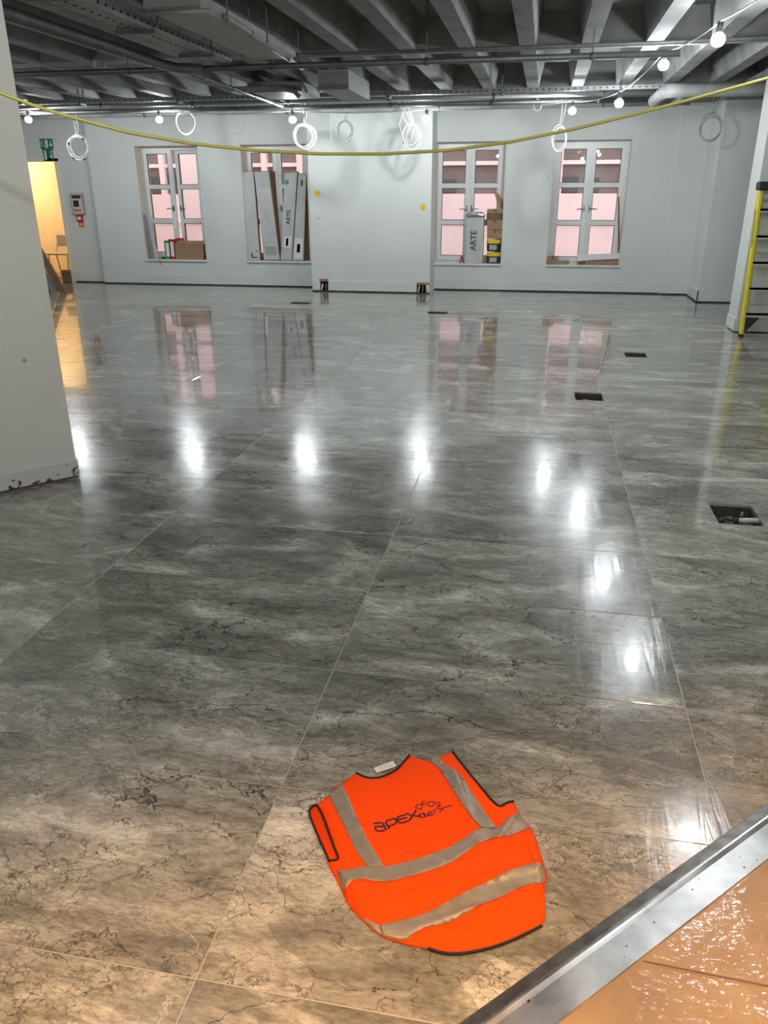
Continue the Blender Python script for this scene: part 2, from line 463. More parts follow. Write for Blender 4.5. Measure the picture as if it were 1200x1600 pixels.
# ------------------------------------------------------------------ mesh helpers
class MB:
    def __init__(self):
        self.v = []; self.f = []; self.mi = []

    def poly(self, pts, faces, mi=0):
        o = len(self.v)
        self.v += [tuple(p) for p in pts]
        for fc in faces:
            self.f.append(tuple(i + o for i in fc)); self.mi.append(mi)

    def box(self, a, b, mi=0, mat=None):
        x0, y0, z0 = a; x1, y1, z1 = b
        p = [Vector(q) for q in ((x0, y0, z0), (x1, y0, z0), (x1, y1, z0), (x0, y1, z0),
                                 (x0, y0, z1), (x1, y0, z1), (x1, y1, z1), (x0, y1, z1))]
        if mat is not None:
            p = [mat @ q for q in p]
        self.poly(p, [(0, 3, 2, 1), (4, 5, 6, 7), (0, 1, 5, 4), (1, 2, 6, 5), (2, 3, 7, 6), (3, 0, 4, 7)], mi)

    def cbox(self, a, b, c=0.005, mi=0, mat=None):
        """box with chamfered vertical and top edges"""
        x0, y0, z0 = a; x1, y1, z1 = b
        def ringp(i, z):
            return [(x0 + i, y0 + i, z), (x1 - i, y0 + i, z), (x1 - i, y1 - i, z), (x0 + i, y1 - i, z)]
        rings = [ringp(c, z0), ringp(0, z0 + c), ringp(0, z1 - c), ringp(c, z1)]
        p = [Vector(q) for r in rings for q in r]
        if mat is not None:
            p = [mat @ q for q in p]
        fs = [(3, 2, 1, 0), (12, 13, 14, 15)]
        for k in range(3):
            for i in range(4):
                j = (i + 1) % 4
                fs.append((k * 4 + i, k * 4 + j, k * 4 + 4 + j, k * 4 + 4 + i))
        self.poly(p, fs, mi)

    def tube(self, path, r, seg=8, closed=False, mi=0, cap=True):
        path = [Vector(p) for p in path]
        n = len(path)
        rings = []
        prev = None
        for i, p in enumerate(path):
            if closed:
                t = path[(i + 1) % n] - path[i - 1]
            else:
                t = path[min(i + 1, n - 1)] - path[max(i - 1, 0)]
            t.normalize()
            if prev is None:
                up = Vector((0, 0, 1)) if abs(t.z) < 0.9 else Vector((1, 0, 0))
                a = t.cross(up).normalized()
            else:
                a = (prev - t * prev.dot(t)).normalized()
            prev = a
            b = t.cross(a)
            rr = r[i] if isinstance(r, (list, tuple)) else r
            rings.append([p + a * (math.cos(2 * math.pi * k / seg) * rr) + b * (math.sin(2 * math.pi * k / seg) * rr) for k in range(seg)])
        pts = [q for rg in rings for q in rg]
        fs = []
        m = n if closed else n - 1
        for i in range(m):
            for k in range(seg):
                k2 = (k + 1) % seg; i2 = (i + 1) % n
                fs.append((i * seg + k, i * seg + k2, i2 * seg + k2, i2 * seg + k))
        if cap and not closed:
            fs.append(tuple(range(seg - 1, -1, -1)))
            fs.append(tuple((n - 1) * seg + k for k in range(seg)))
        self.poly(pts, fs, mi)

    def lathe(self, prof, center=(0, 0, 0), seg=16, mi=0, mat=None):
        c = Vector(center)
        pts = []
        for r, z in prof:
            for k in range(seg):
                q = Vector((math.cos(2 * math.pi * k / seg) * r, math.sin(2 * math.pi * k / seg) * r, z))
                if mat is not None:
                    q = mat @ q
                pts.append(q + c)
        fs = []
        for i in range(len(prof) - 1):
            for k in range(seg):
                k2 = (k + 1) % seg
                fs.append((i * seg + k, i * seg + k2, (i + 1) * seg + k2, (i + 1) * seg + k))
        fs.append(tuple(range(seg - 1, -1, -1)))
        fs.append(tuple((len(prof) - 1) * seg + k for k in range(seg)))
        self.poly(pts, fs, mi)

    def prism(self, pts, d, mi=0):
        """extrude a planar polygon (list of 3D points) by vector d"""
        n = len(pts); d = Vector(d)
        p = [Vector(q) for q in pts]
        p2 = [q + d for q in p]
        fs = [tuple(range(n - 1, -1, -1)), tuple(range(n, 2 * n))]
        for i in range(n):
            j = (i + 1) % n
            fs.append((i, j, n + j, n + i))
        self.poly(p + p2, fs, mi)

    def build(self, name, mat, parent=None, smooth=False, origin=None):
        me = bpy.data.meshes.new(name)
        vs = self.v
        if origin is not None:
            o = Vector(origin); vs = [tuple(Vector(q) - o) for q in vs]
        me.from_pydata(vs, [], self.f)
        mats = mat if isinstance(mat, (list, tuple)) else [mat]
        for mm in mats:
            me.materials.append(M[mm])
        if len(mats) > 1:
            me.polygons.foreach_set('material_index', self.mi)
        bm = bmesh.new(); bm.from_mesh(me)
        bmesh.ops.recalc_face_normals(bm, faces=bm.faces)
        bm.to_mesh(me); bm.free()
        if smooth:
            me.polygons.foreach_set('use_smooth', [True] * len(me.polygons))
        ob = bpy.data.objects.new(name, me)
        COL.objects.link(ob)
        if origin is not None:
            ob.location = origin
        if parent is not None:
            ob.parent = parent
            if origin is not None:
                ob.location = Vector(origin) - PARENT_LOC.get(parent.name, Vector())
            else:
                ob.location = -PARENT_LOC.get(parent.name, Vector()) if parent.name in PARENT_LOC else Vector()
        return ob


PARENT_LOC = {}


def soften(ob, width=0.004, seg=2):
    b = ob.modifiers.new('bevel', 'BEVEL'); b.width = width; b.segments = seg; b.limit_method = 'ANGLE'
    return ob


def thing(name, label, cat, loc=(0, 0, 0), group=None):
    o = bpy.data.objects.new(name, None)
    o.empty_display_size = 0.1
    COL.objects.link(o)
    o.location = loc
    PARENT_LOC[o.name] = Vector(loc)
    return tag(o, label, cat, group)


def tag(o, label, cat, group=None, kind=None):
    o['label'] = label; o['category'] = cat
    if group: o['group'] = group
    if kind: o['kind'] = kind
    return o


def struct(o):
    o['kind'] = 'structure'
    return o


def grid_solid(mb, us, vs, solid, w0, w1, mapf):
    """solid cells of a (us x vs) grid extruded from w0 to w1, only outer faces"""
    nu, nv = len(us) - 1, len(vs) - 1
    S = [[solid((us[i] + us[i + 1]) / 2, (vs[j] + vs[j + 1]) / 2) for j in range(nv)] for i in range(nu)]
    def q(*p): mb.poly([mapf(*a) for a in p], [(0, 1, 2, 3)])
    for i in range(nu):
        for j in range(nv):
            if not S[i][j]: continue
            a, b, c, d = us[i], us[i + 1], vs[j], vs[j + 1]
            q((a, c, w0), (b, c, w0), (b, d, w0), (a, d, w0))
            q((a, c, w1), (b, c, w1), (b, d, w1), (a, d, w1))
            if i == 0 or not S[i - 1][j]: q((a, c, w0), (a, d, w0), (a, d, w1), (a, c, w1))
            if i == nu - 1 or not S[i + 1][j]: q((b, c, w0), (b, d, w0), (b, d, w1), (b, c, w1))
            if j == 0 or not S[i][j - 1]: q((a, c, w0), (b, c, w0), (b, c, w1), (a, c, w1))
            if j == nv - 1 or not S[i][j + 1]: q((a, d, w0), (b, d, w0), (b, d, w1), (a, d, w1))


def slab_with_holes(mb, u0, u1, v0, v1, holes, w0, w1, mapf):
    us = sorted({u0, u1} | {min(max(h[k], u0), u1) for h in holes for k in (0, 1)})
    vs = sorted({v0, v1} | {min(max(h[k], v0), v1) for h in holes for k in (2, 3)})
    def solid(u, v):
        return not any(h[0] < u < h[1] and h[2] < v < h[3] for h in holes)
    grid_solid(mb, us, vs, solid, w0, w1, mapf)


XZ = lambda u, v, w: (u, w, v)
XY = lambda u, v, w: (u, v, w)

# ------------------------------------------------------------------ room dimensions (metres)
WB = 13.88        # back wall plane
PIER = 13.30      # pier between the two pairs of windows
SOFFIT = 2.80     # underside of ribs
SLAB = 3.06
RX0, RX1 = -10.4, 5.2
RY0 = -4.0
WIN = [(-7.11, -5.93), (-5.17, -3.99), (-1.84, -0.66), (0.08, 1.27)]
WZ0, WZ1 = 0.44, 2.33
FRAME_Y = WB + 0.20
FBOX = [(0.99, 1.21, 3.93, 4.217), (0.355, 0.58, 6.42, 6.69), (0.927, 1.145, 8.34, 8.59), (-1.52, -1.235, 11.02, 11.26), (-3.75, -3.42, 11.70, 11.92)]

# ------------------------------------------------------------------ floor and tiles
mb = MB()
slab_with_holes(mb, RX0, RX1, RY0, 14.3, FBOX, -0.35, -0.0016, XY)
floor = struct(mb.build('floor', 'grout'))
TX0, TY0, TW, TH = -0.628, -0.721, 1.2, 0.6
GAP = 0.0015


def tile_mesh(w, h):
    m = MB()
    c = 0.0012
    a, b = w / 2 - GAP, h / 2 - GAP
    pts = [(-a, -b, -0.012), (a, -b, -0.012), (a, b, -0.012), (-a, b, -0.012),
           (-a, -b, -c), (a, -b, -c), (a, b, -c), (-a, b, -c),
           (-a + c, -b + c, 0), (a - c, -b + c, 0), (a - c, b - c, 0), (-a + c, b - c, 0)]
    fs = [(8, 9, 10, 11)]
    for k in (0, 4):
        for i in range(4):
            j = (i + 1) % 4
            fs.append((k + i, k + j, k + 4 + j, k + 4 + i))
    m.poly(pts, fs)
    return m


proto_tile = tile_mesh(TW, TH).build('tile', 'marble', floor)
proto_mesh = proto_tile.data
first = True
rest = MB()
n_tiles = 0
tile_list = []
for k in range(-9, 5):
    for r in range(-6, 26):
        x0 = TX0 + k * TW; y0 = TY0 + r * TH
        cx, cy = x0 + TW / 2, y0 + TH / 2
        if y0 > WB + 0.1 or x0 > RX1 or x0 + TW < RX0 or y0 + TH < RY0: continue
        if max(y0 + TH - x0, y0 + TH - (x0 + TW)) < 1.05 and r < 4: 
            pass
        # wholly on the far side of the diagonal threshold: no tile there
        if (y0 + TH) - x0 < 1.12: continue
        vis = (cy > 0.4) and (-0.86 * cy - 1.0 < cx < 0.40 * cy + 1.0)
        tile_list.append((vis, cy, cx, x0, y0))
for vis, cy, cx, x0, y0 in tile_list:
    holes = [h for h in FBOX if h[0] < x0 + TW and h[1] > x0 and h[2] < y0 + TH and h[3] > y0]
    if not vis:
        rest.box((x0 + GAP, y0 + GAP, -0.012), (x0 + TW - GAP, y0 + TH - GAP, 0.0))
        continue
    n_tiles += 1
    if holes:
        m = MB()
        hl = [(h[0] - cx, h[1] - cx, h[2] - cy, h[3] - cy) for h in holes]
        slab_with_holes(m, -TW / 2 + GAP, TW / 2 - GAP, -TH / 2 + GAP, TH / 2 - GAP, hl, -0.012, 0.0, XY)
        o = m.build('tile', 'marble', floor)
    elif first:
        o = proto_tile; first = False
    else:
        o = bpy.data.objects.new('tile', proto_mesh)
        COL.objects.link(o); o.parent = floor
    o.location = (cx, cy, random.uniform(-0.0004, 0.0002))
    o.rotation_euler = (random.gauss(0, 0.0006), random.gauss(0, 0.0004), math.pi if (random.random() < 0.5 and not holes) else 0)
if rest.v:
    o = rest.build('tile_field', 'marble', floor)
    o['kind'] = 'stuff'

# ------------------------------------------------------------------ walls
CUT_L = (at(500, 440, Y=PIER).x, at(513, 440, Y=PIER).x, -0.01, 0.20)
CUT_R = (at(651, 448, Y=PIER).x, -1.80, -0.01, 0.17)
mb = MB()
slab_with_holes(mb, -8.00, 1.955, -0.02, 3.1, [(a, b, WZ0, WZ1) for a, b in WIN], WB, WB + 0.32, XZ)
struct(mb.build('wall_back', 'wall'))
mb = MB()
slab_with_holes(mb, -3.81, -1.79, -0.02, 3.1, [CUT_L, (CUT_R[0], -1.85, CUT_R[2], CUT_R[3])], PIER, PIER + 0.08, XZ)
mb.box((-3.81, PIER + 0.08, -0.02), (-3.73, WB, 3.1)); mb.box((-1.87, PIER + 0.08, -0.02), (-1.79, WB, 3.1))
struct(mb.build('wall_pier', 'wall'))
# door wall on the far left, door opening 0.9 x 2.1
DW = 14.0
DX0, DX1 = -9.62, -8.72
mb = MB()
slab_with_holes(mb, RX0, -8.0, -0.02, 3.1, [(DX0, DX1, -0.05, 2.10)], DW, DW + 0.18, XZ)
struct(mb.build('wall_door_side', 'wall'))
# right-hand jogs
mb = MB()
mb.box((1.955, WB - 0.06, -0.02), (2.385, WB + 0.3, 3.1))
struct(mb.build('wall_back_jog', 'wall'))
mb = MB(); mb.box((2.38, 12.88, -0.02), (RX1, 13.2, 3.1)); mb.box((2.38, 13.2, -0.02), (2.55, WB + 0.3, 3.1))
struct(mb.build('wall_back_return', 'wall'))
mb = MB(); mb.box((RX1, RY0, -0.02), (RX1 + 0.2, 13.2, 3.1)); struct(mb.build('wall_right', 'wall'))
mb = MB(); mb.box((RX0 - 0.2, RY0, -0.02), (RX0, 14.3, 3.1)); struct(mb.build('wall_left', 'wall'))
mb = MB(); mb.box((RX0, RY0 - 0.2, -0.02), (RX1, RY0, 3.1)); struct(mb.build('wall_front', 'wall'))
# right pillar
mb = MB(); mb.box((2.345, 10.13, 0.012), (3.15, 10.57, SOFFIT + 0.02)); struct(soften(mb.build('wall_right_pillar', 'wall'), 0.006))
# left foreground pillar: splayed face
c0 = at(123, 745, Z=0.0); c1 = at(0, 771, Z=0.0)
d = (c1 - c0).normalized(); nrm = Vector((d.y, -d.x, 0))
if nrm.dot(Vector((0, 0, 0)) - c0) < 0: nrm = -nrm
e = c0 + d * 2.6
mb = MB()
base = [c0, e, e - nrm * 0.45, c0 - nrm * 0.45]
mb.prism([(p.x, p.y, 0.012) for p in base], (0, 0, SOFFIT + 0.01))
struct(soften(mb.build('wall_left_pillar', 'wall_cream'), 0.004))
mb = MB()
q = [c0 - d * 0.006 + nrm * 0.014, e + nrm * 0.014, e, c0 - d * 0.006]
mb.prism([(p.x, p.y, 0.014) for p in q], (0, 0, 0.098))
struct(soften(mb.build('baseboard_left_pillar', 'chipped'), 0.003))
mb = MB()
q = [c0 + nrm * 0.004, e + nrm * 0.004, e - nrm * 0.1, c0 - nrm * 0.1]
mb.prism([(p.x, p.y, 0.0) for p in q], (0, 0, 0.014))
struct(mb.build('trim_1', 'timber'))

# skirting: stands 25 mm clear of the tiles; a dark strip paints the shade in the gap
def skirt(name, a, b, Y, holes=(), h=0.178, axis='x'):
    m = MB()
    if axis == 'x':
        slab_with_holes(m, a, b, 0.022, h, list(holes), Y - 0.014, Y + 0.001, XZ)
    else:
        slab_with_holes(m, a, b, 0.022, h, list(holes), Y - 0.014, Y + 0.001, lambda u, v, w: (w, u, v))
    return struct(m.build(name, 'skirt'))


def gapstrip(name, a, b, Y, axis='x'):
    m = MB()
    if axis == 'x': m.box((a, Y - 0.002, 0.0), (b, Y + 0.01, 0.0225))
    else: m.box((Y - 0.002, a, 0.0), (Y + 0.01, b, 0.0225))
    return struct(m.build(name, 'gap'))


skirt('baseboard_back_west', -8.0, -3.81, WB); gapstrip('gap_shade_2', -8.0, -3.81, WB)
skirt('baseboard_back_pier', -3.80, -1.80, PIER, [(CUT_L[0], CUT_L[1], -0.1, 0.3), (CUT_R[0], CUT_R[1], -0.1, 0.3)]); gapstrip('gap_shade_3', -3.81, -1.79, PIER)
skirt('baseboard_back_east', -1.79, 1.955, WB); gapstrip('gap_shade_4', -1.79, 1.955, WB)
skirt('baseboard_back_jog', 1.945, 2.38, WB - 0.06); gapstrip('gap_shade_5', 1.955, 2.38, WB - 0.06)
skirt('baseboard_return', 12.866, WB - 0.06, 2.38, axis='y'); gapstrip('gap_shade_6', 12.88, WB - 0.06, 2.38, axis='y')
skirt('baseboard_right_back', 2.366, RX1, 12.88); gapstrip('gap_shade_7', 2.38, RX1, 12.88)
skirt('baseboard_door_side', DX1 + 0.05, -8.0, DW); gapstrip('gap_shade_8', DX1 + 0.05, -8.0, DW)
m = MB(); m.box((2.335, 10.12, 0.014), (2.346, 10.57, 0.16)); m.box((2.335, 10.119, 0.014), (3.15, 10.131, 0.16))
struct(m.build('baseboard_right_pillar', 'skirt'))

# ------------------------------------------------------------------ ceiling: ribbed concrete
mb = MB(); mb.box((RX0 - 0.2, RY0 - 0.2, SLAB), (RX1 + 0.2, 14.3, SLAB + 0.2))
ceiling = struct(mb.build('ceiling', 'concrete'))
RIB_END = 11.45
RIBP = 0.5545
rib = MB()
b2, t2 = 0.072, 0.135
rib.prism([(-b2, RY0, SOFFIT), (b2, RY0, SOFFIT), (t2, RY0, SLAB + 0.01), (-t2, RY0, SLAB + 0.01)], (0, RIB_END + 0.05 - RY0, 0))
rib_ob = None
k = -19
while True:
    x = 0.298 + RIBP * k
    if x > RX1: break
    if x > RX0:
        if rib_ob is None:
            rib_ob = rib.build('rib', 'concrete', ceiling); o = rib_ob
        else:
            o = bpy.data.objects.new('rib', rib_ob.data); COL.objects.link(o); o.parent = ceiling
        o.location = (x, 0, random.uniform(0, 0.004))
    k += 1
for y0 in (8.30, 5.15, 2.0, -1.15):
    m = MB()
    m.prism([(RX0, y0, SOFFIT + 0.006), (RX0, y0 + 0.26, SOFFIT + 0.006), (RX0, y0 + 0.36, SLAB + 0.01), (RX0, y0 - 0.08, SLAB + 0.01)], (RX1 - RX0, 0, 0))
    m.build('cross_beam', 'concrete', ceiling)
m = MB()
m.prism([(RX0, RIB_END, SOFFIT + 0.006), (RX0, 14.2, SOFFIT + 0.006), (RX0, 14.2, SLAB + 0.01), (RX0, RIB_END - 0.09, SLAB + 0.01)], (RX1 - RX0, 0, 0))
m.build('edge_band', 'concrete', ceiling)
# lowered soffit along the right-hand side
m = MB(); m.box((2.30, 7.4, 2.745), (RX1, 12.9, SOFFIT + 0.02)); m.build('bulkhead', 'concrete', ceiling)


# ------------------------------------------------------------------ windows
def window(idx, x0, x1, ajar=0.0):
    z0, z1 = WZ0, WZ1
    Y = FRAME_Y
    w = struct(bpy.data.objects.new('window_%d' % idx, None)); COL.objects.link(w)
    # cream reveal lining
    m = MB()
    m.box((x0, WB - 0.002, z0), (x0 + 0.012, Y + 0.08, z1)); m.box((x1 - 0.012, WB - 0.002, z0), (x1, Y + 0.08, z1))
    m.box((x0, WB - 0.002, z1 - 0.012), (x1, Y + 0.08, z1))
    m.build('reveal', 'reveal', w)
    m = MB(); m.cbox((x0 - 0.0, WB - 0.035, z0 - 0.028), (x1 + 0.0, Y + 0.06, z0 + 0.004), 0.006); m.build('window_sill', 'upvc', w)
    # outer frame
    a0, a1 = x0 + 0.012, x1 - 0.012
    m = MB(); t = 0.055
    slab_with_holes(m, a0, a1, z0, z1 - 0.012, [(a0 + t, a1 - t, z0 + t, z1 - 0.012 - t)], Y, Y + 0.07, XZ)
    m.build('window_frame', 'upvc', w)
    xm = (x0 + x1) / 2
    for side in (-1, 1):
        if side < 0: l0, l1 = a0 + t - 0.012, xm - 0.004
        else: l0, l1 = xm + 0.004, a1 - t + 0.012
        b0, b1 = z0 + t - 0.012, z1 - t
        st = 0.072
        hinge = Vector((l0 if side < 0 else l1, Y - 0.012, 0))
        ph = bpy.data.objects.new('casement', None); COL.objects.link(ph); ph.parent = w
        ph.location = hinge; PARENT_LOC[ph.name] = hinge
        rows = 3
        ph_h = (b1 - b0 - 2 * st - 2 * 0.072) / rows
        panes = []
        for r in range(rows):
            pz = b0 + st + r * (ph_h + 0.072)
            panes.append((l0 + st, l1 - st, pz, pz + ph_h))
        m = MB()
        slab_with_holes(m, l0, l1, b0, b1, panes, Y - 0.022, Y + 0.04, XZ)
        m.build('sash', 'upvc', ph)
        for (p0, p1, q0, q1) in panes:
            m = MB(); m.box((p0 - 0.004, Y + 0.008, q0 - 0.004), (p1 + 0.004, Y + 0.014, q1 + 0.004)); m.build('pane', 'glass', ph)
            m = MB(); g = 0.008
            slab_with_holes(m, p0, p1, q0, q1, [(p0 + g, p1 - g, q0 + g, q1 - g)], Y - 0.016, Y + 0.007, XZ)
            m.build('gasket', 'seal', ph)
        # lever handle on the meeting stile
        hx = l1 - st / 2 if side < 0 else l0 + st / 2
        hz = z0 + 0.87
        m = MB(); m.cbox((hx - 0.013, Y - 0.034, hz - 0.05), (hx + 0.013, Y - 0.022, hz + 0.05), 0.003)
        m.tube([(hx, Y - 0.034, hz), (hx, Y - 0.065, hz)], 0.009)
        m.tube([(hx, Y - 0.062, hz), (hx + side * 0.12, Y - 0.062, hz - 0.008)], 0.009)
        m.build('handle', 'chrome', ph)
        if ajar and side > 0:
            ph.rotation_euler.z = ajar
    m = MB(); m.cbox((xm - 0.03, Y - 0.036, z0 + 0.05), (xm + 0.012, Y - 0.0225, z1 - 0.06), 0.004)
    if not ajar: m.build('astragal', 'upvc', w)
    return w


for i, (a, b) in enumerate(WIN):
    window(i + 1, a, b, ajar=-0.22 if i == 0 else 0.0)

# ------------------------------------------------------------------ street outside
FY = 17.6
fac = thing('opposite_building', 'pink rendered building across the street with grey-brown windows, seen through the panes', 'building', (0, FY, 0))
bays = [(150, 212), (222, 250), (258, 284), (312, 358), (372, 409), (417, 464), (478, 560), (600, 672), (682, 777), (797, 866), (878, 975), (985, 1080)]
holes = []
for a, b in bays:
    holes.append((at(a, 280, Y=FY).x, at(b, 280, Y=FY).x, 1.53, 3.6))
m = MB(); slab_with_holes(m, -14, 6, -0.6, 6.0, holes, FY, FY + 0.3, XZ); m.build('wall', 'pinkwall', fac)
for (x0, x1, z0, z1) in holes:
    m = MB(); m.box((x0, FY + 0.14, z0), (x1, FY + 0.16, z1)); p = m.build('pane', 'farglass', fac)
    m = MB(); m.box((x0, FY + 0.05, 2.08), (x1, FY + 0.14, 2.155)); m.build('transom', 'pinktrim', fac)
m = MB(); m.box((-14, FY - 0.03, 0.93), (6, FY, 0.955)); m.build('string_course', 'pinktrim', fac)
# dim shapes standing behind the far glass
for px, wd, hgt in ((700, 0.32, 0.26), (890, 0.36, 0.3), (925, 0.3, 0.28), (262, 0.3, 0.42), (240, 0.3, 0.35)):
    p = at(px, 285, Y=FY)
    m = MB(); m.cbox((p.x - wd / 2, FY + 0.11, 1.55), (p.x + wd / 2, FY + 0.139, 1.55 + hgt), 0.01)
    m.build('window_blind', 'fardark', fac)
m = MB(); m.box((-14, 14.2, -0.7), (6, FY + 0.3, -0.6)); struct(m.build('floor_street', 'pave'))

# ------------------------------------------------------------------ room beyond the far door
m = MB()
m.box((DX0 - 0.5, 16.3, 0), (DX1 + 0.12, 16.4, 2.6)); m.box((DX0 - 0.6, DW + 0.18, 0), (DX0 - 0.5, 16.4, 2.6))
m.box((DX1 + 0.12, DW + 0.18, 0), (DX1 + 0.22, 16.4, 2.6)); m.box((DX0 - 0.6, DW + 0.18, 2.5), (DX1 + 0.22, 16.4, 2.6))
struct(m.build('wall_side_room', 'warmwall'))
m = MB(); m.box((DX0 - 0.6, DW, -0.1), (DX1 + 0.22, 16.4, 0.0)); struct(m.build('floor_side_room', 'kraft'))
dr = struct(bpy.data.objects.new('door_1', None)); COL.objects.link(dr)
m = MB()
m.box((DX1 - 0.03, DW - 0.012, 0), (DX1 + 0.045, DW + 0.185, 2.145)); m.box((DX0 - 0.045, DW - 0.012, 0), (DX0 + 0.03, DW + 0.185, 2.145))
m.box((DX0 - 0.045, DW - 0.012, 2.10), (DX1 + 0.045, DW + 0.185, 2.145))
m.build('door_frame', 'warmwall', dr)
m = MB(); m.box((DX1 - 0.075, DW + 0.19, 0.01), (DX1 - 0.03, DW + 1.02, 2.08)); leaf = m.build('door_leaf', 'warmwall', dr)
m = MB(); m.cbox((DX1 - 0.13, DW + 0.3, 1.95), (DX1 - 0.075, DW + 0.52, 2.01), 0.006); m.build('door_closer', 'chrome', leaf)
for hz in (0.25, 1.05, 1.85):
    m = MB(); m.box((DX1 - 0.05, DW + 0.18, hz - 0.05), (DX1 - 0.02, DW + 0.20, hz + 0.05)); m.build('hinge', 'chrome', leaf)
lamp = thing('side_room_lamp', 'warm ceiling lamp inside the yellow room past the far door', 'lamp', (DX0 + 0.3, 15.2, 2.40))
m = MB(); m.lathe([(0.02, 2.5), (0.10, 2.49), (0.12, 2.46), (0.11, 2.44)], (DX0 + 0.3, 15.2, 0)); m.build('lamp_base', 'upvc', lamp)
m = MB(); m.lathe([(0.105, 2.44), (0.10, 2.40), (0.06, 2.37), (0.01, 2.36)], (DX0 + 0.3, 15.2, 0)); m.build('diffuser', 'warmlamp', lamp)
ld = bpy.data.lights.new('side_room_light', 'POINT'); ld.energy = DOOR_POWER; ld.color = (1.0, 0.84, 0.60); ld.shadow_soft_size = 0.1
lo = bpy.data.objects.new('side_room_light', ld); COL.objects.link(lo); lo.parent = lamp; lo.location = (0, 0, -0.12)
# folding chair and dark box just inside the doorway
ch = thing('folding_chair', 'grey metal chair standing inside the far doorway', 'chair', (-9.35, 14.75, 0))
for sx in (-1, 1):
    m = MB(); m.tube([(-9.35 + sx * 0.2, 14.95, 0), (-9.35 + sx * 0.2, 14.85, 0.45), (-9.35 + sx * 0.19, 14.98, 0.72), (-9.35 + sx * 0.15, 15.0, 0.78)], 0.013); m.build('leg', 'chairgrey', ch)
    m = MB(); m.tube([(-9.35 + sx * 0.2, 14.55, 0), (-9.35 + sx * 0.2, 14.60, 0.45)], 0.013); m.build('leg', 'chairgrey', ch)
m = MB(); m.cbox((-9.57, 14.53, 0.44), (-9.13, 14.93, 0.475), 0.01); m.build('seat', 'chairgrey', ch)
m = MB(); m.cbox((-9.55, 14.95, 0.58), (-9.15, 14.985, 0.80), 0.01); m.build('backrest', 'chairgrey', ch)
db = thing('door_stop_box', 'small dark brown box on the floor at the far doorway', 'box', (-8.84, 14.1, 0))
m = MB(); m.cbox((-8.90, 13.92, 0.0), (-8.76, 14.02, 0.22), 0.005); m.build('body', 'timber', db)
m = MB(); m.box((-8.905, 13.915, 0.15), (-8.755, 14.025, 0.165)); m.build('band', 'black', db)

# ------------------------------------------------------------------ services under the ceiling
def pipe(name, pts, r, mat, label, cat='pipe', group=None, clips=0, seg=10):
    t = thing(name, label, cat, pts[0], group)
    m = MB(); m.tube(pts, r, seg); m.build('barrel', mat, t, smooth=True)
    a, b = Vector(pts[0]), Vector(pts[-1])
    for i in range(clips):
        p = a.lerp(b, (i + 0.5) / clips)
        m = MB()
        m.lathe([(r * 1.02, -0.012), (r * 1.28, -0.012), (r * 1.28, 0.012), (r * 1.02, 0.012)], p, 12,
                mat=(b - a).to_track_quat('Z', 'Y').to_matrix().to_4x4())
        m.tube([p + Vector((0, 0, r)), (p.x, p.y, SLAB)], 0.005, 6)
        m.build('hanger', 'steel_dark', t)
    return t


pipe('sprinkler_main', [(-8.6, 7.5, 2.60), (0.98, 7.5, 2.60)], 0.025, 'steel_dark', 'long dull steel pipe crossing the whole ceiling below the ribs', clips=7)
pipe('conduit_pipe', [(-2.3, 7.66, 2.70), (0.80, 7.66, 2.70), (1.75, 7.66, 2.71)], 0.017, 'steel', 'thin shiny conduit running just above the long ceiling pipe', clips=0)
pipe('supply_pipe', [(-3.33, 4.45, 2.60), (-3.33, 7.2, 2.60), (-3.30, 7.42, 2.60), (-3.1, 7.5, 2.60)], 0.040, 'steel_dark', 'dull pipe running towards the windows at upper left, beside the perforated tray', clips=0)
pipe('heating_pipe', [(-9.9, 11.62, 2.735), (1.35, 11.62, 2.735)], 0.030, 'whitepipe', 'upper of two pale pipes running along above the windows', clips=8)
pipe('heating_pipe', [(-9.9, 11.95, 2.69), (1.30, 11.95, 2.69)], 0.026, 'steel_dark', 'lower darker pipe running along above the windows', clips=8)
pipe('wall_pipe', [(-9.9, 12.9, 2.72), (1.9, 12.9, 2.72)], 0.03, 'whitepipe', 'pale pipe nearest the window wall just under the ceiling', clips=5)
pipe('bright_conduit', [at(294, 113, Z=2.66), at(441, 166, Z=2.66)], 0.020, 'steel', 'bright straight conduit slanting down towards the second window', clips=4)
pipe('rim_pipe', [at(352, 26, Z=2.66), at(472, 106, Z=2.66)], 0.022, 'duct', 'grey pipe along the right edge of the flat duct', clips=2)
lag = thing('lagged_pipe', 'fat lagged grey pipe with a bent end at upper right', 'pipe', (1.2, 11.0, 2.65))
p0 = at(1040, 142, Z=2.66)
m = MB(); m.tube([(4.9, p0.y + 0.2, 2.66), (p0.x + 0.25, p0.y, 2.66), p0], 0.075, 14); m.build('barrel', 'lag', lag, smooth=True)
p1 = at(1022, 158, Z=2.60)
m = MB(); m.tube([p0 + Vector((0.03, 0, 0)), p0 + (p1 - p0) * 0.25, p1], 0.072, 14); m.build('elbow', 'lag', lag, smooth=True)
m = MB(); m.tube([p0 + Vector((0.22, 0.15, -0.02)), p1 + Vector((0.24, 0.0, -0.03))], 0.04, 12); m.build('branch', 'lag', lag, smooth=True)


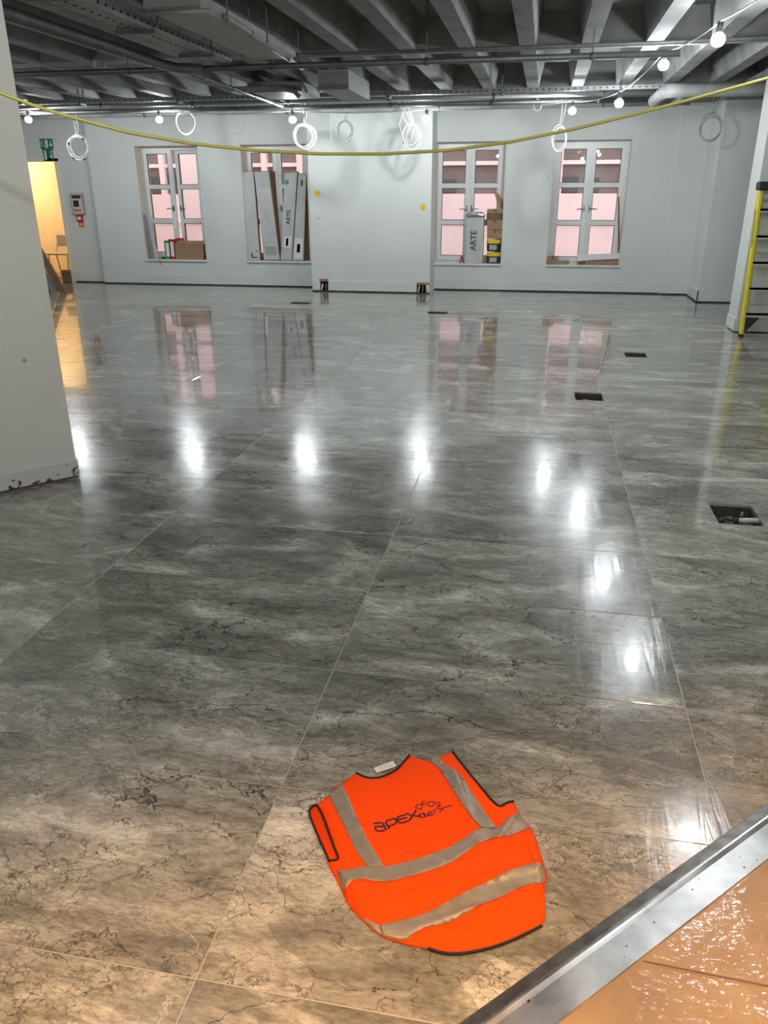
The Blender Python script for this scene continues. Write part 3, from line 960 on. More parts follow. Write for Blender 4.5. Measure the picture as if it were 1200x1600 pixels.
def tray(name, axis, a, b, c, z, w, h, label, nhang=5, slots=40):
    """perforated channel tray; axis x or y"""
    mp = (lambda u, v, q: (u, c + v, z + q)) if axis == 'x' else (lambda u, v, q: (c + v, u, z + q))
    t = thing(name, label, 'cable tray', mp(a, 0, 0))
    m = MB()
    def bx(u0, u1, v0, v1, q0, q1, mm):
        p, q = mp(u0, v0, q0), mp(u1, v1, q1)
        mm.box([min(i, j) for i, j in zip(p, q)], [max(i, j) for i, j in zip(p, q)])
    bx(a, b, -w / 2, w / 2, 0, 0.003, m)
    m.build('base', 'steel', t)
    for s in (-1, 1):
        m = MB(); bx(a, b, s * w / 2 - 0.0015, s * w / 2 + 0.0015, 0, h, m); m.build('side_flange', 'steel', t)
    m = MB()
    for i in range(slots):
        u = a + (b - a) * (i + 0.5) / slots
        for s in (-1, 1):
            bx(u - 0.011, u + 0.011, s * (w / 2 + 0.001), s * (w / 2 + 0.003), h * 0.4, h * 0.65, m)
        bx(u - 0.014, u + 0.014, -0.008, 0.008, -0.002, 0.0, m)
    o = m.build('slots', 'hole', t); o['kind'] = 'stuff'
    for i in range(nhang):
        u = a + (b - a) * (i + 0.5) / nhang
        m = MB()
        for s in (-1, 1):
            m.tube([mp(u, s * (w / 2 + 0.03), -0.03), mp(u, s * (w / 2 + 0.03), SLAB - z)], 0.006, 6)
        bx(u - 0.02, u + 0.02, -w / 2 - 0.05, w / 2 + 0.05, -0.03, -0.008, m)
        m.build('hanger', 'steel_dark', t)
    return t


tray('cable_tray', 'x', -9.8, 1.5, 10.9, 2.70, 0.06, 0.045, 'narrow perforated tray along the ends of the concrete ribs', 8, 150)
tray('cable_tray', 'y', 3.2, 7.35, -2.86, 2.62, 0.20, 0.06, 'wide perforated tray with hanger rods at upper left', 4, 44)

dt = thing('flat_duct', 'flat grey ventilation duct hung under the ceiling at upper left', 'duct', (-2.33, 6.4, 2.6))
m = MB(); m.cbox((-2.58, 5.38, 2.64), (-2.20, 7.42, 2.74), 0.02); m.build('casing', 'duct', dt)
m = MB(); m.tube([(-2.58, 5.37, 2.625), (-2.13, 5.37, 2.625)], 0.016, 8); m.build('rim', 'duct', dt, smooth=True)
for x in (-2.6, -2.11):
    for y in (5.6, 6.4, 7.2):
        m = MB(); m.tube([(x, y, 2.60), (x, y, SLAB)], 0.006, 6); m.build('hanger_rod', 'steel_dark', dt)

fc = thing('fan_coil_unit', 'grey fan coil box hung near the ceiling centre, dark end to the left', 'air unit', (-3.4, 10.0, 2.5))
a = at(405, 152, Y=10.2); b = at(482, 124, Y=10.2)
m = MB(); m.cbox((a.x, 9.9, a.z + 0.02), (b.x, 10.7, 2.78), 0.01); m.build('casing', 'duct', fc)
m = MB(); m.box((a.x + 0.05, 9.895, a.z + 0.05), (b.x - 0.06, 9.901, 2.70)); m.build('access_panel', 'steel_dark', fc)
m = MB(); m.tube([(a.x - 0.3, 9.85, 2.70), (b.x - 0.25, 9.85, 2.70), (b.x - 0.08, 9.87, 2.66), (b.x - 0.03, 9.9, 2.6)], 0.028, 8); m.build('flow_pipe', 'lag', fc, smooth=True)
m = MB(); m.tube([(b.x - 0.3, 9.82, 2.75), (b.x + 0.02, 9.84, 2.74), (b.x + 0.06, 9.9, 2.66)], 0.022, 8); m.build('return_pipe', 'lag', fc, smooth=True)
a = at(510, 150, Y=9.6)
bxu = thing('plenum_box', 'pale boxed plenum hanging beside the fan coil near the ceiling centre', 'air unit', (a.x, 9.6, a.z))
m = MB(); m.cbox((a.x, 9.25, 2.60), (a.x + 0.34, 10.35, 2.795), 0.006); m.build('casing', 'lag', bxu)
m = MB(); m.box((a.x + 0.04, 9.244, 2.63), (a.x + 0.30, 9.251, 2.77)); m.build('access_panel', 'duct', bxu)
fx = thing('smoke_detector_base', 'small pale cylinder fixed to the long ceiling pipe at upper left', 'fixture', at(155, 100, Y=7.6))
pp = at(155, 100, Y=7.6)
m = MB(); m.lathe([(0.05, -0.03), (0.055, -0.02), (0.055, 0.02), (0.045, 0.03)], pp); m.build('body', 'whitepipe', fx)
m = MB(); m.tube([pp + Vector((0, 0, 0.03)), (pp.x, pp.y, SLAB)], 0.006, 6); m.build('drop_rod', 'steel_dark', fx)

# ------------------------------------------------------------------ festoon lights
bulbs = [((1.278, 4.446, 2.57), 'bare bulb nearest the viewer, above the top edge at right'),
         ((1.12, 6.686, 2.572), 'large bright bare bulb nearest the top right corner'),
         ((0.982, 8.525, 2.656), 'bare bulb hanging second from the top right corner'),
         ((0.742, 10.219, 2.503), 'bare bulb at the bend of the cable, right of the fourth window'),
         ((0.266, 11.676, 2.557), 'bare bulb hanging above the right-hand window'),
         ((-1.72, 12.12, 2.535), 'bare bulb hanging left of the third window'),
         ((-3.62, 11.93, 2.538), 'bare bulb hanging above the second window'),
         ((-5.65, 11.91, 2.572), 'bare bulb hanging above the left-hand window'),
         ((-7.70, 11.8, 2.60), 'bare bulb by the exit signs at far left')]
behind = [((1.45, 2.5, 2.57), 'added fill bulb overhead, just in front of the viewer at right'),  # out-of-view bulbs added to brighten the foreground
          ((1.1, -0.6, 2.57), 'added fill bulb overhead behind the viewer at right'),
          ((-1.4, -1.3, 2.57), 'added fill bulb overhead behind the viewer at left')]
second = [((-1.5, 2.2, 2.57), 'added fill bulb overhead in front of the left pillar, on the added cable'),  # unseen bulbs added to even out light on the left and mid floor
          ((-5.0, 4.75, 2.57), 'added fill bulb just behind the left pillar, on the added cable'),
          ((-7.0, 7.3, 2.57), 'added fill bulb in the left bay well behind the pillar')]


def bulb_thing(pos, label):
    t = thing('festoon_bulb', label, 'light bulb', pos, 'bare bulbs on the festoon cable')
    m = MB()
    prof = [(0.004, -0.052), (0.020, -0.049), (0.036, -0.039), (0.046, -0.020), (0.048, 0.0), (0.036, 0.022)]
    m.lathe(prof, pos, 18); m.build('bulb', 'bulb', t, smooth=True)
    m = MB(); m.lathe([(0.036, 0.022), (0.026, 0.040), (0.018, 0.052)], pos, 16); m.build('collar', 'bulbbase', t, smooth=True)
    m = MB(); m.lathe([(0.020, 0.050), (0.022, 0.060), (0.022, 0.095), (0.012, 0.105)], pos, 14); m.build('socket', 'socket', t, smooth=True)
    return t


for pos, lab in bulbs + behind + second:
    bulb_thing(pos, lab)


def sag(pts, drop=0.05, n=8):
    out = []
    for a, b in zip(pts[:-1], pts[1:]):
        a, b = Vector(a), Vector(b)
        for i in range(n):
            t = i / n
            p = a.lerp(b, t); p.z -= drop * 4 * t * (1 - t)
            out.append(p)
    out.append(Vector(pts[-1]))
    return out


cab = [Vector(b[0]) + Vector((0, 0, 0.105)) for b in bulbs]
cab = [Vector((-2.6, -1.6, 2.75))] + [Vector(b[0]) + Vector((0, 0, 0.105)) for b in reversed(behind)] + cab + [Vector((-9.6, 11.9, 2.70))]
m = MB(); m.tube(sag(cab, 0.035, 8), 0.0058, 7)
tag(m.build('festoon_cable', 'greycable', smooth=True), 'pale festoon cable linking the bare bulbs along the ceiling', 'cable')
m = MB(); m.tube(sag([Vector((0.2, 1.4, 2.78))] + [Vector(second[0][0]) + Vector((0, 0, 0.105)), Vector((-3.6, 4.6, 2.7))] + [Vector(b[0]) + Vector((0, 0, 0.105)) for b in second[1:]] + [Vector((-9.0, 9.2, 2.78))], 0.035, 8), 0.0058, 7)
tag(m.build('festoon_cable', 'greycable', smooth=True), 'added unseen cable carrying the fill bulbs behind the left pillar', 'cable')  # cable added only to carry the unseen fill bulbs

# warm downlight above the threshold where the photographer stands
for (lx, ly_, lab) in [(0.95, 0.45, 'warm recessed downlight over the metal threshold'), (-0.6, -0.1, 'warm recessed downlight above and left of the viewer'), (2.3, 0.9, 'warm recessed downlight beyond the metal threshold at right')]:
    dl = thing('downlight', lab, 'downlight', (lx, ly_, 2.72), 'warm downlights by the threshold')
    m = MB(); m.lathe([(0.03, 2.80), (0.06, 2.79), (0.065, 2.735), (0.085, 2.725), (0.085, 2.72), (0.062, 2.722)], (lx, ly_, 0), 20); m.build('bezel', 'upvc', dl)
    m = MB(); m.lathe([(0.055, 2.719), (0.05, 2.716), (0.01, 2.715)], (lx, ly_, 0), 20); m.build('lens', 'warmlamp', dl)
    ld = bpy.data.lights.new('downlight_beam', 'SPOT'); ld.energy = WARM_POWER; ld.color = (1.0, 0.52, 0.18)
    ld.spot_size = math.radians(82); ld.spot_blend = 1.0; ld.shadow_soft_size = 0.06
    lo = bpy.data.objects.new('downlight_beam', ld); COL.objects.link(lo); lo.parent = dl
    lo.location = (0, 0, -0.02)

# ------------------------------------------------------------------ hanging cable coils
def coil(px, py, rpx, rpy, Y, turns, mat, label, r=0.009, tail_px=None, taped=0, group='coils of cable hanging from the ceiling', tilt=0.0):
    c = at(px, py, Y=Y)
    R = abs(at(px + rpx, py, Y=Y).x - c.x); Rz = abs(at(px, py - rpy, Y=Y).z - c.z)
    t = thing('cable_coil', label, 'cable coil', c, group)
    rnd = random.Random(px * 7 + py)
    m = MB()
    n = 26
    for k in range(turns):
        rr = 1 + rnd.uniform(-0.24, 0.05) * (k > 0)
        dx, dz = rnd.uniform(-0.025, 0.025) * (k > 0), rnd.uniform(-0.03, 0.02) * (k > 0)
        yy = (k - (turns - 1) / 2) * r * 1.6
        m.tube([(c.x + dx + math.cos(2 * math.pi * i / n + tilt) * R * rr, c.y + yy + 0.02 * math.sin(4 * math.pi * i / n + k),
                 c.z + dz + math.sin(2 * math.pi * i / n) * Rz * rr) for i in range(n)], r, 6, closed=True)
    m.build('loops', mat, t, smooth=True)
    tx, ty = tail_px if tail_px else (px, 150)
    e = at(tx, ty, Y=Y)
    m = MB()
    mid = Vector(((c.x + e.x) / 2 + 0.02, c.y, (c.z + Rz + e.z) / 2))
    m.tube([(c.x, c.y, c.z + Rz * 0.97), mid, (e.x, c.y, max(e.z, 2.78))], r * 0.8, 6)
    if turns > 1:
        m.tube([(c.x + 0.02, c.y, c.z + Rz * 0.97), mid + Vector((0.04, 0.01, 0)), (e.x + 0.06, c.y, max(e.z, 2.78))], r * 0.8, 6)
    m.build('tail', mat, t, smooth=True)
    for k in range(taped):
        a = [0.9, 2.7, 5.2, 4.1][k]
        p = Vector((c.x + math.cos(a) * R, c.y, c.z + math.sin(a) * Rz))
        tg = Vector((-math.sin(a) * R, 0, math.cos(a) * Rz)).normalized()
        mm = MB(); mm.tube([p - tg * 0.018, p + tg * 0.018], r * 2.0, 8); mm.build('tape_wrap', 'tape', t)
    return t


coil(122, 232, 15.5, 19, 12.4, 3, 'whitecable', 'white cable coil bound with black tape, by the exit signs', 0.008, (112, 184), 4)
coil(291, 193, 14.5, 18, 12.4, 2, 'whitecable', 'clean single-ring white coil right of the left-hand bulb', 0.007, (296, 165))
coil(370, 190, 12, 19, 12.4, 1, 'greycable', 'very thin grey ring of cable above the left of the second window', 0.006, (372, 160))
coil(476, 213, 17, 20, 12.39, 5, 'whitecable', 'thick many-turn white coil over the right of the second window', 0.0055, (470, 162))
coil(539, 205, 13, 17, 12.5, 3, 'greycable', 'grey dusty coil with three turns, in the middle of the pier', 0.008, (536, 155))
coil(643, 213, 14, 20, 12.7, 3, 'whitecable', 'white coil with a tangle of dangling leads, left of the third bulb', 0.007, (622, 155))
coil(873, 215, 11, 20, 12.3, 3, 'whitecable', 'narrow white coil hanging above the right-hand window', 0.006, (878, 150))
coil(1110, 198, 17, 21, 12.4, 2, 'greycable', 'grey coil hanging by the right-hand wall corner', 0.009, (1114, 158))
coil(840, 164, 6, 9, 12.2, 1, 'whitecable', 'small pale hook of cable under the pipes, left of the right-hand window', 0.007, (833, 148))
# dangling leads of the tangle at the pier
for i, (x0, y0, pts) in enumerate([(622, 150, [(630, 175), (624, 195), (632, 222)]), (640, 148, [(628, 180), (640, 200), (630, 225)]), (634, 150, [(640, 170), (648, 195), (640, 228)])]):
    path = [at(x0, y0, Y=12.66 + 0.03 * i)] + [at(a, b, Y=12.66 + 0.03 * i) for a, b in pts]
    path[0].z = 2.80
    m = MB(); m.tube(path, 0.007, 6)
    tag(m.build('dangling_lead', 'whitecable', smooth=True), ['loose white lead at the left of the tangle near the third bulb', 'loose white lead crossing the middle of the tangle near the third bulb', 'loose white lead at the right of the tangle near the third bulb'][i], 'cable', 'dangling leads in the tangle')
m = MB(); m.tube([at(517, 201, Y=12.6), at(518, 224, Y=12.6)], 0.006, 6)
m.tube([(at(517, 201, Y=12.6).x, 12.6, 2.8), at(517, 201, Y=12.6)], 0.002, 5)
tag(m.build('cable_drop', 'whitecable'), 'short straight white cable end left of the grey coil on the pier', 'cable')
m = MB(); m.tube([Vector((at(460, 150, Y=12.3).x, 12.3, 2.8)), at(455, 175, Y=12.3), at(462, 190, Y=12.3)], 0.007, 6)
tag(m.build('black_lead', 'black', smooth=True), 'black lead looping down beside the bulb over the second window', 'cable')
m = MB(); m.tube([Vector((at(480, 150, Y=12.35).x, 12.35, 2.8)), at(478, 175, Y=12.35), at(468, 192, Y=12.35), at(462, 188, Y=12.35)], 0.007, 6)
tag(m.build('black_lead', 'black', smooth=True), 'black lead curving over the thick white coil by the second window', 'cable')

# ------------------------------------------------------------------ yellow cable across the room
prof = [(-150, 82), (-60, 122), (0, 145), (50, 164), (100, 180), (200, 207), (300, 224.5), (400, 235), (500, 240.5), (600, 240.5), (700, 235), (800, 221.5), (900, 201), (1000, 176.5), (1100, 150), (1200, 122), (1300, 92)]
path = []
for x, y in prof:
    Y = 3.25 + (x + 0) / 1200.0 * 1.2
    path.append(at(x, y, Y=Y))
path.append(Vector((path[-1].x + 0.5, path[-1].y + 0.25, SOFFIT)))
path.insert(0, path[0] + Vector((-0.12, -0.02, 0.06)))
m = MB(); m.tube(path, 0.0072, 8)
tag(m.build('yellow_cable', 'yellowcable', smooth=True), 'long yellow-green cable sagging across the whole room', 'cable')

# ------------------------------------------------------------------ floor boxes
def floor_box(i, rect, label):
    x0, x1, y0, y1 = rect
    t = thing('floor_box', label, 'floor opening', ((x0 + x1) / 2, (y0 + y1) / 2, -0.075), 'open floor boxes in the tiles')
    rnd = random.Random(i)
    m = MB()
    w = 0.006; zb = -0.075
    m.box((x0, y0, zb), (x0 + w, y1, -0.013)); m.box((x1 - w, y0, zb), (x1, y1, -0.013))
    m.box((x0 + w, y0, zb), (x1 - w, y0 + w, -0.013)); m.box((x0 + w, y1 - w, zb), (x1 - w, y1, -0.013))
    m.build('side_wall', 'pit', t)
    m = MB(); m.box((x0, y0, zb - 0.01), (x1, y1, zb)); m.build('bottom', 'pit', t)
    m = MB()
    for k in range(60 if i == 0 else 30):
        s = rnd.uniform(0.004, 0.016)
        p = Vector((rnd.uniform(x0 + 0.02, x1 - 0.02), rnd.uniform(y0 + 0.02, y1 - 0.02), zb + s * 0.4))
        R = Euler((rnd.random() * 6, rnd.random() * 6, rnd.random() * 6)).to_matrix().to_4x4()
        m.box((-s, -s * 0.7, -s * 0.5), (s, s * 0.7, s * 0.5), mat=Matrix.Translation(p) @ R)
    o = m.build('rubble', 'rubble', t); o['kind'] = 'stuff'
    cx, cy = (x0 + x1) / 2, (y0 + y1) / 2
    m = MB(); m.tube([(x0 + 0.03, cy, zb + 0.01), (cx - 0.03, cy + 0.05, zb + 0.03), (cx + 0.02, cy - 0.01, zb + 0.035), (cx + 0.06, cy + 0.04, zb + 0.02)], 0.007, 6); m.build('cable_end', 'greycable' if i else 'black', t, smooth=True)
    if i == 0:
        m = MB(); m.tube([(cx + 0.005, cy - 0.075, zb + 0.07), (x1 - 0.012, cy - 0.07, zb + 0.075)], 0.014, 10); m.build('conduit_stub', 'whitecable', t, smooth=True)
        m = MB(); m.tube([(x1 - 0.03, y1 - 0.02, zb + 0.01), (cx + 0.05, cy + 0.06, zb + 0.06), (cx + 0.04, cy + 0.03, zb + 0.05)], 0.010, 8); m.build('grey_flex', 'steel_dark', t, smooth=True)


for i, (rc, lb) in enumerate(zip(FBOX, ['nearest square floor opening with rubble and a white conduit stub', 'open floor box in line with the right-hand window reflection', 'open floor box halfway to the yellow ladder', 'dark slot-like floor box in front of the third window', 'dark slot-like floor box in front of the second window'])):
    floor_box(i, rc, lb)

# ------------------------------------------------------------------ outlets cut in the skirting of the pier
for i, (c, lb) in enumerate([(CUT_L, 'rough socket hole with cable ends at the left of the pier'), (CUT_R, 'rough socket hole with pale cable ends at the right of the pier')]):
    x0, x1, z0, z1 = c
    t = thing('socket_hole', lb, 'socket hole', ((x0 + x1) / 2, PIER + 0.06, 0.02))
    m = MB(); m.box((x0, PIER + 0.07, 0.0), (x1, PIER + 0.078, z1)); m.build('back_box', 'hole', t)
    m = MB(); m.box((x0 - 0.01, PIER - 0.004, z1 - 0.03), (x1 + 0.005, PIER + 0.0, z1 + 0.01)); m.build('torn_edge', 'kraft', t)
    for k in range(2 + i):
        xx = x0 + (x1 - x0) * (k + 0.6) / (2.4 + i)
        m = MB(); m.tube([(xx, PIER + 0.05, 0.14), (xx + 0.01, PIER - 0.02, 0.09), (xx + 0.015 * (k - 0.5), PIER - 0.035, 0.015)], 0.012, 7); m.build('cable_end', ['whitecable', 'timber', 'whitecable'][k], t, smooth=True)

# ------------------------------------------------------------------ wall marks and fittings
for (px, py, lb) in [(496, 302, 'round yellow sticker on the pier, below the shadow rings'), (661, 324, 'round yellow sticker at the right edge of the pier')]:
    c = at(px, py, Y=PIER)
    m = MB(); m.lathe([(0.046, 0), (0.044, 0.002)], c, 18, mat=Matrix.Rotation(math.pi / 2, 4, 'X'))
    tag(m.build('sticker', 'sticker'), lb, 'sticker', 'yellow stickers on the pier')
c = at(497, 341, Y=PIER); m = MB(); m.lathe([(0.010, 0), (0.009, 0.002)], c, 10, mat=Matrix.Rotation(math.pi / 2, 4, 'X'))
tag(m.build('wall_plug', 'hole'), 'tiny dark wall plug under the left yellow sticker', 'wall plug')

# fire alarm panel, call point and notice beside the far door
DWY = DW - 0.001
a = at(111, 302, Y=DWY); b = at(135, 335, Y=DWY)
t = thing('alarm_panel', 'grey framed alarm panel with dark screen beside the far door', 'alarm panel', ((a.x + b.x) / 2, DW, b.z))
m = MB(); m.cbox((a.x, DW - 0.05, b.z), (b.x, DW, a.z), 0.006); m.build('housing', 'panelgrey', t)
m = MB(); m.box((a.x + 0.03, DW - 0.054, b.z + 0.02), (b.x - 0.03, DW - 0.05, a.z - 0.02)); m.build('face', 'panelpink', t)
m = MB(); m.box((a.x + 0.04, DW - 0.058, a.z - 0.09), (b.x - 0.04, DW - 0.054, a.z - 0.03)); m.build('screen', 'screen', t)
m = MB(); m.box((a.x + 0.05, DW - 0.058, b.z + 0.13), (b.x - 0.09, DW - 0.054, a.z - 0.12)); m.build('keypad', 'black', t)
for k in range(3):
    m = MB(); m.box((a.x + 0.05 + k * 0.05, DW - 0.058, b.z + 0.05), (a.x + 0.08 + k * 0.05, DW - 0.054, b.z + 0.09)); m.build('button', 'callred', t)
a = at(121, 336, Y=DWY); b = at(131, 346, Y=DWY)
t = thing('call_point', 'small red break-glass call point below the alarm panel', 'call point', ((a.x + b.x) / 2, DW, b.z))
m = MB(); m.cbox((a.x, DW - 0.045, b.z), (b.x, DW, a.z), 0.006); m.build('housing', 'callred', t)
m = MB(); m.box((a.x + 0.025, DW - 0.049, b.z + 0.03), (b.x - 0.025, DW - 0.045, a.z - 0.03)); m.build('glass_plate', 'label', t)
a = at(123, 346, Y=DWY); b = at(132, 355, Y=DWY)
t = thing('fire_notice', 'small orange fire action notice under the red call point', 'sign', ((a.x + b.x) / 2, DW, b.z))
m = MB(); m.box((a.x, DW - 0.006, b.z), (b.x, DW, a.z)); m.build('plate', 'orangelab', t)
m = MB(); m.prism([(a.x + 0.03, DW - 0.0061, b.z + 0.03), (b.x - 0.03, DW - 0.0061, b.z + 0.03), ((a.x + b.x) / 2, DW - 0.0061, a.z - 0.02)], (0, -0.001, 0)); m.build('symbol', 'label', t)


def exit_sign(px0, py0, px1, py1, label, kind):
    a = at(px0, py0, Y=DWY); b = at(px1, py1, Y=DWY)
    t = thing('exit_sign', label, 'sign', ((a.x + b.x) / 2, DW, b.z), 'green exit signs over the far door')
    W, Hh = b.x - a.x, a.z - b.z
    m = MB(); m.box((a.x, DW - 0.012, b.z), (b.x, DW, a.z)); m.build('plate', 'signgreen', t)
    Y = DW - 0.0125
    def P(u, v): return Vector((a.x + u * W, Y, b.z + v * Hh))
    def stroke(mm, pts, w):
        for s, e in zip(pts[:-1], pts[1:]):
            s, e = P(*s), P(*e)
            dr_ = (e - s).normalized(); n_ = Vector((-dr_.z, 0, dr_.x)) * w / 2
            mm.prism([s - n_ - dr_ * w * .3, e - n_ + dr_ * w * .3, e + n_ + dr_ * w * .3, s + n_ - dr_ * w * .3], (0, -0.002, 0))
    # down arrow
    m = MB(); stroke(m, [(0.84, 0.82), (0.84, 0.24)], 0.014); stroke(m, [(0.75, 0.42), (0.84, 0.2)], 0.014); stroke(m, [(0.93, 0.42), (0.84, 0.2)], 0.014)
    m.build('arrow', 'signwhite', t)
    u0 = 0.36 if kind == 0 else 0.1
    # doorway block and running figure
    m = MB(); m.prism([P(u0 + 0.17, 0.12), P(u0 + 0.25, 0.12), P(u0 + 0.25, 0.88), P(u0 + 0.17, 0.88)], (0, -0.0015, 0)); m.build('doorway_mark', 'signwhite', t)
    m = MB()
    stroke(m, [(u0 + 0.10, 0.68), (u0 + 0.06, 0.42)], 0.03)
    stroke(m, [(u0 + 0.06, 0.42), (u0 + 0.13, 0.28), (u0 + 0.09, 0.1)], 0.018); stroke(m, [(u0 + 0.06, 0.42), (u0 + 0.0, 0.22), (u0 - 0.06, 0.2)], 0.018)
    stroke(m, [(u0 + 0.10, 0.64), (u0 + 0.17, 0.5)], 0.012); stroke(m, [(u0 + 0.08, 0.64), (u0 + 0.0, 0.52)], 0.012)
    hc = P(u0 + 0.12, 0.82)
    m.lathe([(0.016, 0), (0.015, 0.002)], hc, 10, mat=Matrix.Rotation(math.pi / 2, 4, 'X'))
    m.build('running_figure', 'signwhite', t)
    if kind == 0:
        m = MB()
        for r in range(3):
            stroke(m, [(0.05, 0.72 - r * 0.2), (0.24 - 0.04 * (r == 1), 0.72 - r * 0.2)], 0.010)
        m.build('lettering', 'signwhite', t)


exit_sign(62, 217, 84, 232.5, 'upper green exit sign with figure and down arrow', 0)
exit_sign(66.5, 233, 84.5, 251.5, 'lower green exit sign directly above the far door', 1)

# ------------------------------------------------------------------ lettering helper
def text_mesh(name, txt, size, mat, parent, mtx, extrude=0.0008, bold=0.0):
    cu = bpy.data.curves.new(name + '_curve', 'FONT')
    cu.body = txt; cu.size = size; cu.extrude = extrude; cu.offset = bold
    cu.align_x = 'CENTER'; cu.align_y = 'CENTER'; cu.resolution_u = 3
    ob = bpy.data.objects.new(name + '_tmp', cu); COL.objects.link(ob)
    dg = bpy.context.evaluated_depsgraph_get()
    me = bpy.data.meshes.new_from_object(ob.evaluated_get(dg))
    bpy.data.objects.remove(ob)
    bpy.data.curves.remove(cu)
    me.transform(mtx)
    me.materials.clear(); me.materials.append(M[mat])
    o = bpy.data.objects.new(name, me); COL.objects.link(o)
    if parent is not None:
        o.parent = parent; o.location = -PARENT_LOC.get(parent.name, Vector())
    return o


# ------------------------------------------------------------------ things on the window sills
def carton(quad_px, Y, depth, label, name='tile_carton', text=None, marks=None, group=None, sticker=None, facemat='carton'):
    q = [at(x, y, Y=Y) for x, y in quad_px]      # tl, tr, br, bl
    c = (q[2] + q[3]) / 2
    t = thing(name, label, 'box', c, group)
    m = MB(); m.prism(q, (0, depth, 0)); soften(m.build('body', 'kraft', t), 0.004)
    up = ((q[0] + q[1]) - (q[2] + q[3])).normalized(); rt = ((q[1] + q[2]) - (q[0] + q[3])).normalized()
    ins = []
    cen = (q[0] + q[1] + q[2] + q[3]) / 4
    for p in q: ins.append(cen + (p - cen) * 0.985 + Vector((0, -0.001, 0)))
    m = MB(); m.prism(ins, (0, -0.002, 0)); m.build('printed_face', facemat, t)
    X = up; Yv = -rt
    Yf = Y - 0.004
    def place(u, v):
        a = q[0].lerp(q[1], u); b = q[3].lerp(q[2], u); p = b.lerp(a, v); p.y = Yf; return p
    if text:
        for (tx, size, u, v) in text:
            p = place(u, v)
            R = Matrix((X, Yv, X.cross(Yv))).transposed().to_4x4()
            text_mesh('lettering', tx, size, 'ink', t, Matrix.Translation(p) @ R, bold=0.002)
    if marks:
        for (u, v, du, dv, mat) in marks:
            m = MB(); m.prism([place(u, v), place(u + du, v), place(u + du, v + dv), place(u, v + dv)], (0, -0.001, 0)); m.build('label_patch', mat, t)
    return t


def c5(x, y): return (340 + x * 0.3, 200 + y * 0.3)
def c6(x, y): return (640 + x * 0.3, 200 + y * 0.3)


G = 'long cartons leaning in the second window'
YC = WB + 0.02
carton([c5(124, 228), c5(186, 224), c5(222, 690), c5(156, 690)], YC, 0.10, 'leftmost of the long pale cartons in the second window', group=G,
       marks=[(0.35, 0.03, 0.45, 0.012, 'ink'), (0.35, 0.03, 0.1, 0.06, 'ink'), (0.7, 0.10, 0.12, 0.015, 'ink')])
carton([c5(190, 226), c5(266, 222), c5(325, 688), c5(242, 690)], YC + 0.01, 0.11, 'wide long grey carton second from left in the second window', group=G,
       marks=[(0.15, 0.84, 0.75, 0.003, 'ink'), (0.45, 0.45, 0.06, 0.1, 'greycable'), (0.15, 0.06, 0.7, 0.10, 'greycable')])
carton([c5(350, 232), c5(416, 226), c5(386, 690), c5(328, 690)], YC, 0.10, 'long carton lettered ARTE in the second window', group=G,
       text=[('ARTE', 0.10, 0.5, 0.50)], marks=[(0.2, 0.15, 0.65, 0.13, 'label'), (0.4, 0.17, 0.2, 0.09, 'ink'), (0.05, 0.87, 0.3, 0.05, 'green')])
carton([c5(421, 236), c5(462, 236), c5(447, 692), c5(390, 692)], YC + 0.005, 0.10, 'rightmost long carton with a white label in the second window', group=G,
       marks=[(0.1, 0.03, 0.8, 0.24, 'label'), (0.35, 0.1, 0.3, 0.10, 'ink'), (0.4, 0.86, 0.2, 0.07, 'ink')])
# kraft boards wedged behind the cartons
for (qd, lb) in [([c5(268, 225), c5(296, 225), c5(330, 640), c5(318, 690)], 'thin kraft board wedged behind the wide carton'), ([c5(455, 330), c5(474, 330), c5(480, 690), c5(448, 690)], 'thin kraft board against the pier side of the second window')]:
    q = [at(x, y, Y=YC + 0.128) for x, y in qd]
    m = MB(); m.prism(q, (0, 0.02, 0)); tag(m.build('kraft_board', 'kraft_dark'), lb, 'cardboard')

# third window: carton, opened boxes, tubs, pliers
t3 = carton([c6(296, 466), c6(388, 464), c6(380, 706), c6(288, 706)], YC, 0.14, 'upright pale carton lettered ARTE in the third window', text=[('ARTE', 0.135, 0.45, 0.50)],
            marks=[(0.62, 0.28, 0.03, 0.4, 'greycable')])
a, b = at(*c6(293, 466), Y=YC - 0.01), at(*c6(392, 440), Y=YC - 0.01)
t = thing('foil_parcel', 'crumpled silver foil pack lying on top of the upright carton', 'pack', (a.x, YC + 0.05, a.z))
m = MB()
n = 12; rnd = random.Random(5)
pts = []
for j in range(6):
    for i in range(n):
        ang = 2 * math.pi * i / n
        pr = [0.0, 0.9, 1.0, 0.95, 0.7, 0.0][j] or 0.02
        zz = [0, 0.0, 0.25, 0.7, 1.0, 1.02][j]
        jt = 1 + rnd.uniform(-0.12, 0.1)
        pts.append(((a.x + b.x) / 2 + math.cos(ang) * (b.x - a.x) / 2 * pr * jt, YC + 0.06 + math.sin(ang) * 0.06 * pr * jt, a.z + 0.003 + (b.z - a.z) * zz * (1 if j in (0, 1) else jt)))
fs = []
for j in range(5):
    for i in range(n):
        fs.append((j * n + i, j * n + (i + 1) % n, (j + 1) * n + (i + 1) % n, (j + 1) * n + i))
m.poly(pts, fs); m.build('wrap', 'foil', t)
m = MB(); m.box((a.x + 0.05, YC - 0.004, a.z + 0.02), (b.x - 0.05, YC + 0.0, a.z + 0.035)); m.build('seam', 'steel_dark', t)


